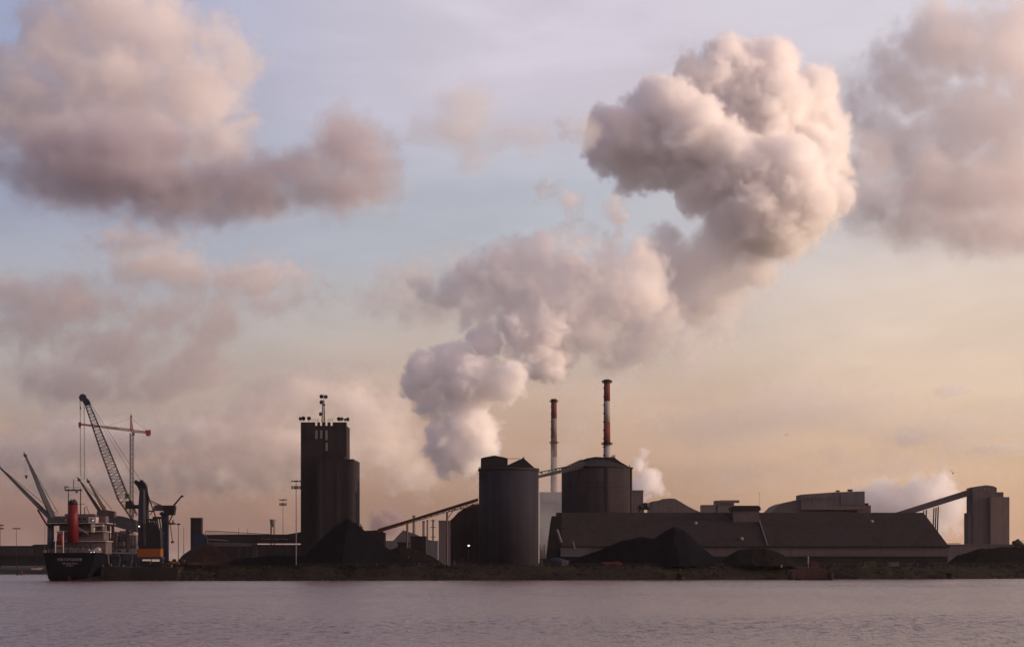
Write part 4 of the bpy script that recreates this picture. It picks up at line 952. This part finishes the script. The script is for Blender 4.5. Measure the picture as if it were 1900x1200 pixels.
# ------------------------------------------------------------------ gulls
def gull(px, py, D, span, label, lift, roll):
    T = thing('gull', P(px,py,D), label, 'bird'); k = span
    c = P(px, py, D); bd = MB(); bd.lathe((0,0), [(.02,-.22*k),(.06*k,-.1*k),(.075*k,.02*k),(.05*k,.14*k),(.045*k,.2*k),(.02*k,.25*k),(.006,.29*k)], 10)
    bd.v = [c + Vector((v.z*.35, -v.z*.9, v.y + v.z*.1)) + Vector((v.x, 0, 0)) for v in bd.v]
    b = bd.build('body', 'bird', T, True)
    for s in (-1, 1):
        w_ = MB(); pts = []
        for t in (0, .25, .5, .75, 1):
            z = lift*(math.sin(t*2.2))*.35*k + roll*s*t*k*.35; pts.append((s*t*.55*k, z, (.13*(1-t)+.02)*k))
        vs = []
        for x, z, ch in pts: vs += [c+Vector((x, -ch, z+.01*k)), c+Vector((x, ch*.8, z-.008*k))]
        w_.add(vs, [(2*i, 2*i+1, 2*i+3, 2*i+2) for i in range(4)]); w_.build('wing', 'bird', T)
gull(1459.5, 806.5, 620, 1.5, 'tiny gull gliding high over the arched warehouse', .4, .05)
gull(1768.5, 878, 520, 1.7, 'gull with arched wings flying by the steam at right', 1.0, -.5)
BACK, VEIL, HAZE = 1.4, .92, 1.2e-5

# ------------------------------------------------------------------ sun, sky, air
SAZ, SEL = R(94), R(10)
sd_ = Vector((math.sin(SAZ)*math.cos(SEL), math.cos(SAZ)*math.cos(SEL), math.sin(SEL)))
sun = bpy.data.lights.new('sun', 'SUN'); so = bpy.data.objects.new('sun', sun); COL.objects.link(so)
so.rotation_euler = sd_.to_track_quat('Z', 'Y').to_euler(); sun.energy = 3.6; sun.color = (1, .755, .545); sun.angle = R(.5)
def lin(c): return tuple(((v/255)/12.92 if v/255 <= .04045 else ((v/255+.055)/1.055)**2.4) for v in c)
w = bpy.data.worlds.new('World'); sc.world = w; w.use_nodes = True; nt = w.node_tree; N = nt.nodes; L = nt.links
bg = N['Background']
def node(t, **k):
    n = N.new(t)
    for a, b in k.items(): setattr(n, a, b)
    return n
def put(n, i, v):
    if hasattr(v, 'is_linked'): L.new(v, n.inputs[i])
    else: n.inputs[i].default_value = v
def wm(op, a, b=None, c=None, clamp=False):
    n = node('ShaderNodeMath', operation=op, use_clamp=clamp)
    for i, v in enumerate((a, b, c)):
        if v is not None: put(n, i, v)
    return n.outputs[0]
def wr(v, a, b, c=0.0, d=1.0, smooth=True):
    n = node('ShaderNodeMapRange'); n.interpolation_type = 'SMOOTHSTEP' if smooth else 'LINEAR'
    put(n, 0, v); n.inputs[1].default_value = a; n.inputs[2].default_value = b; n.inputs[3].default_value = c; n.inputs[4].default_value = d
    return n.outputs[0]
def wmix(f, a, b):
    n = node('ShaderNodeMix', data_type='RGBA'); put(n, 0, f); put(n, 6, a); put(n, 7, b); return n.outputs[2]
tc = node('ShaderNodeTexCoord'); sep = node('ShaderNodeSeparateXYZ'); L.new(tc.outputs['Generated'], sep.inputs[0])
az = wm('ARCTAN2', sep.outputs[0], sep.outputs[1]); el = wm('ARCSINE', sep.outputs[2])
def ramp(v, stops, k=1.0):
    n = node('ShaderNodeValToRGB'); e = n.color_ramp.elements; L.new(v, n.inputs[0])
    while len(e) < len(stops): e.new(.5)
    for q, (p, c) in zip(e, stops): q.position = p; q.color = (*[x*k for x in lin(c)], 1)
    return n.outputs[0]
# thin high veil that hides most of the clear sky: cooler to the left, warmer towards the sun
t = wm('MULTIPLY', el, 1/.30, clamp=True)
def rows(l): return [(math.atan((YH-py)/F)/.30, c) for py, c in l]
left = ramp(t, rows([(1043,(142,110,103)),(960,(152,119,111)),(900,(162,132,122)),(800,(174,152,144)),(660,(180,172,170)),(520,(172,173,184)),(380,(163,167,190)),(100,(164,172,202)),(-60,(158,166,198))]))
mid = ramp(t, rows([(1043,(160,126,108)),(960,(170,136,118)),(860,(190,156,136)),(740,(203,174,156)),(600,(200,188,182)),(480,(188,190,199)),(340,(188,191,203)),(180,(212,204,217)),(60,(216,208,221))]))
right = ramp(t, rows([(1043,(206,160,132)),(930,(222,182,150)),(830,(222,189,160)),(700,(232,206,184)),(560,(234,212,196)),(420,(222,210,208)),(260,(220,212,218)),(60,(216,210,220))]))
a1 = wr(az, -.24, 0.0); a2 = wr(az, 0.0, .24)
veil = wmix(a2, wmix(a1, left, mid), right)
# streaks and mottling of the veil
def noise(vec_scale, scale, det, rough=.55, dist=0.0):
    m_ = node('ShaderNodeMapping'); m_.inputs['Scale'].default_value = vec_scale; L.new(tc.outputs['Generated'], m_.inputs[0])
    n = node('ShaderNodeTexNoise'); n.inputs['Scale'].default_value = scale; n.inputs['Detail'].default_value = det; n.inputs['Roughness'].default_value = rough; n.inputs['Distortion'].default_value = dist
    L.new(m_.outputs[0], n.inputs['Vector']); return n.outputs[0]
n1 = noise((1, 1, 3.2), 9, 6, .55, .4)
mot = wr(n1, .30, .72, .93, 1.07)
vs_ = node('ShaderNodeVectorMath', operation='SCALE'); L.new(veil, vs_.inputs[0]); L.new(mot, vs_.inputs['Scale'])
veil = vs_.outputs[0]
n2 = noise((1, 1, 2.4), 14, 7, .6, .6)
soft = wr(n2, .50, .80, 0, .45); low = wr(el, .17, .02)
warm = ramp(t, rows([(1043,(186,146,122)),(800,(206,172,150)),(500,(208,182,172)),(0,(214,196,196))]))
veil = wmix(wm('MULTIPLY', soft, low), veil, warm)
# the veil glows round the sun and dims overhead; behind the camera it is brightened as fill
dt = node('ShaderNodeVectorMath', operation='DOT_PRODUCT'); L.new(tc.outputs['Generated'], dt.inputs[0]); dt.inputs[1].default_value = sd_
glow = wr(dt.outputs['Value'], .70, 1.0, 0, 1); rear = wr(sep.outputs[1], -.35, .55, BACK, 1.0)
zen = wr(el, .32, 1.1, 1.0, .50)
s1 = node('ShaderNodeVectorMath', operation='SCALE'); L.new(veil, s1.inputs[0]); L.new(wm('MULTIPLY', wm('MULTIPLY', rear, zen), wm('MULTIPLY_ADD', glow, 1.2, 1.0)), s1.inputs['Scale'])
sky = node('ShaderNodeTexSky', sky_type='NISHITA'); sky.sun_disc = False; sky.sun_elevation = SEL; sky.sun_rotation = SAZ; sky.dust_density = 4.0; sky.air_density = 1.2; sky.altitude = 0
s2 = node('ShaderNodeVectorMath', operation='SCALE'); L.new(sky.outputs[0], s2.inputs[0]); s2.inputs['Scale'].default_value = 1.0
# Background strength .1: the veil colours are divided by it
high = wr(el, .30, .65)
tint = wmix(wm('MAXIMUM', high, wr(sep.outputs[1], .55, -.1)), (1, 1, 1, 1), (1.08, .90, .82, 1))
st = node('ShaderNodeVectorMath', operation='MULTIPLY'); L.new(s1.outputs[0], st.inputs[0]); L.new(tint, st.inputs[1])
s3 = node('ShaderNodeVectorMath', operation='SCALE'); L.new(st.outputs[0], s3.inputs[0]); s3.inputs['Scale'].default_value = 10.0
front = wmix(VEIL, s2.outputs[0], s3.outputs[0])
below = wr(sep.outputs[2], -.02, -.002)
fin = wmix(below, (.35, .28, .27, 1), front)
L.new(fin, bg.inputs[0]); bg.inputs[1].default_value = .1

hz = MB(); hz.box(-46000, 46000, -320, 46000, -3, 186)
ho = hz.build('haze', 'ground'); ho.data.materials.clear(); hm_ = bpy.data.materials.new('warm_haze'); hm_.use_nodes = True; hn = hm_.node_tree; hn.nodes.clear()
ov = hn.nodes.new('ShaderNodeOutputMaterial'); pv = hn.nodes.new('ShaderNodeVolumePrincipled'); pv.inputs['Density'].default_value = HAZE
pv.inputs['Color'].default_value = (.93, .86, .82, 1); pv.inputs['Anisotropy'].default_value = .3; hn.links.new(pv.outputs[0], ov.inputs['Volume'])
ho.data.materials.append(hm_); tag(ho, kind='stuff')

# ------------------------------------------------------------------ steam and clouds: volumes lit by the sun
def plume(name, balls, D, dens, vox, label, edge=6, warp=((60,25),(18,9)), billow=(30,10), fine=(14,1.6), pad=1.3, seed=0, col=(.995,.985,.985), aniso=.2, blend=10, soft=.9, kind='stuff', holes=0.0):
    """balls: (px, py, rx, ry, depth offset) in photo pixels at distance D; every other length is in photo pixels too."""
    s = D/F; cs = []
    for (px, py, rx, ry, dz) in balls:
        c = P(px, py, D); c.y += dz*s; cs.append((c, Vector((rx*s, (rx+ry)/2*s, ry*s))))
    g = pad
    lo = Vector([min(c[k]-r[k]*g-edge*s for c, r in cs) for k in range(3)]); hi = Vector([max(c[k]+r[k]*g+edge*s for c, r in cs) for k in range(3)])
    org = (lo+hi)/2; half = (hi-lo)/2
    vd = bpy.data.volumes.new(name); o = bpy.data.objects.new(name, vd); COL.objects.link(o); o.location = org
    ng = bpy.data.node_groups.new(name, 'GeometryNodeTree'); ng.interface.new_socket('Geometry', in_out='OUTPUT', socket_type='NodeSocketGeometry')
    N = ng.nodes; L = ng.links; out = N.new('NodeGroupOutput'); vc = N.new('GeometryNodeVolumeCube')
    vc.inputs['Min'].default_value = -half; vc.inputs['Max'].default_value = half
    for k, a in enumerate('XYZ'): vc.inputs['Resolution '+a].default_value = max(8, int(2*half[k]/(vox*s)))
    pos = N.new('GeometryNodeInputPosition').outputs[0]
    def vm(op, a, b=None, scale=None):
        n = N.new('ShaderNodeVectorMath'); n.operation = op
        for i, x in enumerate((a, b)):
            if x is None: continue
            if hasattr(x, 'is_linked'): L.new(x, n.inputs[i])
            else: n.inputs[i].default_value = x
        if scale is not None: n.inputs['Scale'].default_value = scale
        return n.outputs['Value'] if op in ('LENGTH', 'DISTANCE') else n.outputs[0]
    def m(op, a, b=None, c=None):
        n = N.new('ShaderNodeMath'); n.operation = op
        for i, x in enumerate((a, b, c)):
            if x is None: continue
            if hasattr(x, 'is_linked'): L.new(x, n.inputs[i])
            else: n.inputs[i].default_value = x
        return n.outputs[0]
    off = vm('ADD', pos, (seed*371.3, seed*97.1, seed*57.7)); p = pos
    for sz, am in warp:
        n = N.new('ShaderNodeTexNoise'); n.inputs['Scale'].default_value = 1/(sz*s); n.inputs['Detail'].default_value = 1.5
        L.new(off, n.inputs['Vector']); p = vm('ADD', p, vm('SCALE', vm('SUBTRACT', n.outputs['Color'], (.5,.5,.5)), scale=am*2*s))
    dd = None
    for c, r in cs:
        q = vm('SUBTRACT', p, c-org); rm = min(r)
        if max(r) - rm < 1e-3: x = m('SUBTRACT', vm('LENGTH', q), rm)
        else: x = m('MULTIPLY_ADD', vm('LENGTH', vm('MULTIPLY', q, (1/r.x, 1/r.y, 1/r.z))), rm, -rm)
        dd = x if dd is None else m('SMOOTH_MIN', dd, x, blend*s)
    if billow:
        v = N.new('ShaderNodeTexVoronoi'); v.feature = 'F1'; v.inputs['Scale'].default_value = 1/(billow[0]*s); v.inputs['Detail'].default_value = 2.4; v.inputs['Roughness'].default_value = .58
        L.new(vm('ADD', p, (seed*31., 0, 0)), v.inputs['Vector'])
        dd = m('ADD', dd, m('MULTIPLY', m('SUBTRACT', v.outputs['Distance'], .45), billow[1]*2*s))
    n = N.new('ShaderNodeTexNoise'); n.inputs['Scale'].default_value = 1/(fine[0]*s); n.inputs['Detail'].default_value = 4; n.inputs['Roughness'].default_value = .62
    L.new(off, n.inputs['Vector']); dd = m('ADD', dd, m('MULTIPLY', m('SUBTRACT', n.outputs[0], .5), edge*fine[1]*s))
    mr = N.new('ShaderNodeMapRange'); mr.interpolation_type = 'SMOOTHSTEP'; L.new(dd, mr.inputs[0])
    mr.inputs[1].default_value = edge*(soft if D < 5000 else .55)*s + (edge*.6*s if D > 5000 else 0); mr.inputs[2].default_value = -edge*s + (edge*.5*s if D > 5000 else 0); mr.inputs[3].default_value = 0; mr.inputs[4].default_value = 1
    L.new(mr.outputs[0], vc.inputs['Density'])
    mt = bpy.data.materials.new(name); mt.use_nodes = True; q = mt.node_tree; q.nodes.clear(); mo = q.nodes.new('ShaderNodeOutputMaterial'); pv = q.nodes.new('ShaderNodeVolumePrincipled')
    pv.inputs['Color'].default_value = (*col, 1); pv.inputs['Density'].default_value = dens/s; pv.inputs['Anisotropy'].default_value = aniso; q.links.new(pv.outputs[0], mo.inputs['Volume'])
    sm = N.new('GeometryNodeSetMaterial'); sm.inputs['Material'].default_value = mt; L.new(vc.outputs[0], sm.inputs[0]); L.new(sm.outputs[0], out.inputs[0])
    vd.materials.append(mt); md = o.modifiers.new('steam', 'NODES'); md.node_group = ng
    return tag(o, label, None, None, kind)
def rb(l): return [(a, b, c, c, d) for a, b, c, d in l]
plume('steam_cloud', rb([(1365,102,66,20),(1305,145,66,0),(1440,108,62,40),(1515,165,70,70),(1555,230,54,70),(1425,215,110,40),(1500,285,94,60),(1240,225,88,-40),(1160,270,82,-40),(1120,280,52,-40),(1275,270,92,-60),(1225,325,58,-50),(1335,320,90,-70),(1290,372,56,-60),(1440,355,98,-90),(1400,412,78,-100),(1485,400,66,-80),(1180,178,38,10),(1195,205,46,0),(1165,335,44,-30),(1520,370,58,-40),(1340,430,56,-90),(1455,455,48,-90),(1390,300,100,10),(1560,310,46,50)]),
      2000, .075, 2.1, 'huge billowing steam cloud high in the sky over the plant', warp=((90,36),(32,15),(11,6)), billow=(44,15), edge=12, fine=(13,3.4), blend=14)
plume('steam_plume', rb([(790,690,46,0),(765,722,34,0),(835,660,44,10),(900,640,42,10),(965,618,50,0),(1022,612,46,0),(1014,670,50,10),(870,712,66,0),(945,712,44,-36),(975,706,25,-40),(800,755,38,10),(860,775,58,0),(905,800,36,0),(825,825,46,0),(870,855,44,0),(902,885,30,0),(890,830,42,-10),(1000,580,32,0),(835,870,30,10),(1050,650,26,10)]),
      1900, .085, 1.8, 'curling white steam plume rising behind the left round silo', warp=((60,24),(20,10),(8,4)), billow=(30,11), edge=9, seed=1, fine=(11,2.6), blend=14)
plume('steam_wisp', rb([(880,510,40,0),(915,480,36,0),(960,470,40,10),(1010,480,40,0),(1060,500,38,0),(940,530,40,0),(1000,540,40,0),(1100,520,40,0),(1150,510,42,0),(1190,480,40,0),(1160,570,44,0),(1130,620,36,0),(1135,660,20,0),(1090,590,40,20),(1210,560,50,10),(1040,440,26,0),(1020,350,30,10),(1060,385,34,0),(1050,235,28,0),(1090,250,36,0),(1075,195,16,0),(1150,395,40,0)]),
      1915, .030, 2.8, 'torn shreds of thin grey steam between the plume and the big cloud', warp=((45,30),(16,12)), billow=(34,14), edge=14, seed=2, fine=(22,3.0))
plume('steam_column', rb([(1232,452,38,-60),(1212,492,48,-30),(1265,500,64,-20),(1245,560,60,-10),(1315,500,66,-40),(1345,455,66,-70),(1400,455,60,-80),(1455,465,44,-80),(1300,570,54,-10),(1195,605,46,0),(1400,505,54,-40),(1350,545,54,-20),(1170,650,38,0),(1500,440,40,-60)]),
      2020, .040, 2.7, 'pale upright steam puff joining the big cloud from below', warp=((60,28),(20,12),(8,4)), billow=(36,12), edge=15, seed=3, fine=(16,3.2))
plume('steam_drift', rb([(1040,650,56,0),(1095,610,64,0),(1135,560,68,0),(1185,530,70,0),(1240,610,54,0),(1190,640,54,0),(1145,675,44,0),(1120,710,28,0),(1000,530,70,0),(940,505,66,0),(880,525,56,0),(1065,505,66,0),(1125,490,60,0),(960,570,66,0),(1050,565,70,0),(1290,640,44,0),(1000,470,50,0),(1185,475,44,0),(840,550,50,0),(1075,440,40,0),(790,530,40,0),(1330,610,44,0),(900,580,50,0)]),
      1925, .030, 3.0, 'wide soft drift of steam linking the lower plume with the big cloud', warp=((80,40),(28,18),(10,6)), billow=(44,16), edge=20, seed=23, fine=(17,3.6), aniso=0.0)
plume('steam_puff', rb([(1186,862,18,0),(1196,840,12,0),(1205,890,26,0),(1222,908,15,0),(1190,905,26,10),(1240,916,7,0)]), 1750, .09, 1.3, 'small white steam puff beside the broad silo', warp=((22,7),(8,3)), billow=(13,4), edge=5, seed=4)
plume('steam_puff', rb([(1745,900,34,0),(1715,920,44,0),(1768,940,40,0),(1755,880,18,0),(1685,940,44,10),(1640,925,46,10),(1605,925,36,10),(1740,970,36,0),(1775,985,20,0)]), 1900, .050, 2.0, 'broad drifting steam puff left of the receiving tower', warp=((45,16),(14,6)), billow=(30,9), edge=12, seed=5, fine=(16,2.0))
plume('steam_puff', rb([(1180,768,18,0),(1205,765,20,0),(1225,790,16,0),(1195,745,10,0)]), 2000, .014, 2.0, 'faint lone steam wisp right of the taller chimney', warp=((24,9),(9,4)), billow=(16,6), edge=9, seed=6, fine=(12,2.4))
plume('chimney_smoke', [(1128,698,8,9,0),(1131,680,10,14,0),(1140,650,16,22,0),(1155,615,24,26,0)], 1500, .012, 1.8, 'thin brownish smoke drifting from the taller chimney mouth', col=(.75,.66,.62), warp=((30,10),(10,4)), billow=(16,5), edge=8, seed=7, fine=(12,2.2))
plume('dark_smoke', rb([(700,972,20,0),(718,952,16,0),(735,962,18,0),(690,950,8,0),(728,980,22,0),(705,940,6,0)]), 2500, .055, 1.6, 'mauve grey smoke hanging over the far works left of the truss conveyor', col=(.62,.52,.56), warp=((20,6),(8,3)), billow=(12,4), edge=6, seed=8)
plume('steam_veil', rb([(1030,700,60,0),(1080,780,50,10),(1060,640,70,10),(1060,850,40,0),(1150,700,60,30),(1100,560,80,40),(1220,580,90,40),(1320,560,90,40),(1420,520,60,40),(1270,660,60,40),(960,600,60,40)]), 2350, .0050, 4, 'thin pale veil of steam behind the two striped chimneys', warp=((70,30),(24,12)), billow=(50,16), edge=30, seed=9, fine=(30,2.4))
plume('steam_veil', rb([(1028,860,46,0),(1030,920,60,0),(1025,980,60,0),(1060,830,30,0),(1000,960,60,0)]), 1760, .0032, 3, 'thin low mist hanging before the paler striped chimney base', warp=((50,22),(18,8)), billow=(36,10), edge=24, seed=19, fine=(22,2.0))
CL = 9000
plume('cloud', [(100,80,90,90,0),(30,150,60,80,0),(190,20,100,90,0),(290,60,84,84,0),(390,70,64,60,0),(440,125,60,58,0),(360,170,105,84,0),(200,160,130,90,0),(40,190,110,90,0),(140,270,120,76,0),(270,280,115,76,0),(400,260,84,64,0),(200,345,110,48,0),(340,355,130,45,0),(480,350,84,48,0),(570,320,64,44,0),(640,270,62,58,0),(690,300,48,62,0),(640,350,90,40,0),(70,320,60,40,0),(110,350,60,36,0)],
      CL, .0190, 4.5, 'large soft cumulus at upper left with pink top and grey base', warp=((110,46),(36,22),(13,8)), billow=(60,22), edge=30, seed=10, fine=(26,3.0), blend=24, col=(.97,.95,.95), aniso=.2)
plume('cloud', [(60,305,80,34,0),(160,325,130,52,0),(300,345,150,44,0),(230,270,150,46,0),(440,352,100,44,0),(550,328,70,46,0),(640,275,60,58,0),(688,300,46,62,0),(640,352,90,36,0),(330,390,100,20,0),(100,270,70,44,0)],
      CL-700, .0210, 5, 'cloud base tinted dark mauve for shade under the large cumulus at upper left', warp=((100,40),(36,16)), billow=(60,16), edge=30, seed=21, fine=(30,2.0), blend=24, col=(.76,.72,.77), aniso=.2)  # shade of the cloud base is put into the darker volume colour
plume('cloud', [(1640,120,60,50,0),(1595,180,50,60,0),(1585,330,50,60,0),(1630,230,60,60,0),(1760,80,110,90,0),(1870,80,100,100,0),(1690,160,84,70,0),(1800,220,120,90,0),(1670,270,90,70,0),(1760,340,120,90,0),(1890,310,110,100,0),(1860,425,110,46,0),(1730,420,110,46,0),(1620,390,60,50,0),(1960,200,100,140,0),(1960,420,100,50,0),(1610,300,40,40,0)],
      CL+500, .0160, 4.5, 'broad mauve cloud bank at upper right', warp=((110,50),(36,24),(13,9)), billow=(60,26), edge=28, seed=11, fine=(26,3.4), blend=24, col=(.985,.965,.96), aniso=.1)
plume('cloud', [(1700,420,120,40,0),(1850,432,120,42,0),(1620,375,56,50,0),(1780,365,130,50,0),(1900,370,90,50,0),(1620,300,44,50,0)],
      CL-400, .0085, 5, 'cloud base tinted dull mauve for shade at the right edge of the sky', warp=((100,40),(36,16)), billow=(60,16), edge=30, seed=22, fine=(30,2.2), blend=24, col=(.90,.85,.85), aniso=.2)  # base shade put into the colour here as well
plume('cloud', [(865,200,50,42,0),(850,245,62,36,0),(930,250,40,28,0),(990,255,36,26,0),(880,295,36,30,0),(790,245,36,24,0)],
      CL, .0120, 5, 'small soft cream cloud in the upper middle of the sky', warp=((60,24),(24,10)), billow=(40,10), edge=24, seed=12, fine=(24,1.6), blend=16, col=(.97,.95,.94))
plume('cloud', [(290,500,130,40,0),(460,520,130,38,0),(110,560,130,50,0),(60,620,100,38,0),(330,590,110,38,0),(395,600,60,62,0),(360,680,66,56,0),(220,650,100,50,0),(140,710,120,46,0),(300,715,90,46,0),(520,560,80,28,0),(590,545,50,16,0),(20,540,60,40,0),(250,450,90,30,0)],
      CL, .0165, 4.5, 'ragged pink grey cloud field at middle left above the cranes', warp=((90,42),(32,20),(12,7)), billow=(54,20), edge=28, seed=13, fine=(26,2.8), blend=20, col=(.98,.94,.93), aniso=.2)
plume('cloud', [(560,735,84,44,0),(645,745,64,44,0),(480,775,100,40,0),(700,775,64,44,0),(380,810,130,40,0),(200,815,150,36,0),(60,850,110,40,0),(570,840,140,44,0),(650,700,50,26,0),(720,830,60,50,0),(430,880,160,30,0),(180,890,150,26,0),(760,880,50,40,0)],
      CL+800, .0230, 5, 'low warm cloud band behind the tower and crane tops', warp=((80,36),(28,17),(11,6)), billow=(44,16), edge=26, seed=14, fine=(24,2.8), blend=20, col=(1.0,.965,.94), aniso=.1)  # warmth of the low haze is put into the cloud colour
plume('cloud', [(662,758,34,30,0),(690,768,30,24,0),(640,740,26,20,0),(565,722,40,22,0),(520,745,34,20,0)],
      CL+300, .0200, 4, 'small bright cream cloud puffs right of the concrete tower top', warp=((36,16),(14,7)), billow=(24,8), edge=16, seed=24, fine=(16,2.4), blend=12, col=(1.0,.975,.95), aniso=.1)
plume('cloud', [(1500,760,200,60,0),(1750,800,160,50,0),(1350,800,140,60,0),(1650,860,200,30,0),(1400,880,160,26,0),(1880,780,70,60,0)],
      CL+1500, .0042, 5, 'faint peach cloud streaks low over the long shed', warp=((110,44),(36,20),(14,8)), billow=(56,20), edge=30, seed=25, fine=(28,3.2), blend=20, col=(1.0,.97,.95), aniso=.1)
plume('cloud', [(760,520,70,36,0),(840,490,44,26,0),(720,560,50,28,0),(800,570,80,36,0),(880,560,60,40,0),(700,545,30,20,0)],
      CL, .0130, 5, 'soft pink cloud left of the torn steam shreds', warp=((70,28),(24,12)), billow=(44,14), edge=26, seed=15, fine=(26,2.0), blend=20, col=(.97,.94,.93), aniso=.3)
plume('cloud', [(1770,722,34,10,0),(1755,730,22,8,0),(1690,815,36,9,0),(1860,832,50,8,0),(1700,800,20,8,0)],
      CL+1500, .0200, 4, 'thin bright cloud scraps low at right above the receiving tower', warp=((30,10),(12,5)), billow=(20,5), edge=12, seed=16, fine=(14,2.0), blend=8)

# ------------------------------------------------------------------ render settings
sc.view_settings.view_transform = 'Standard'; sc.view_settings.look = 'None'; sc.view_settings.exposure = 0; sc.view_settings.gamma = 1
c = sc.cycles; c.use_denoising = True; c.max_bounces = 18; c.volume_bounces = 16; c.diffuse_bounces = 3; c.glossy_bounces = 3; c.volume_step_rate = 2.0; c.volume_max_steps = 512
c.use_adaptive_sampling = True; c.adaptive_threshold = .018
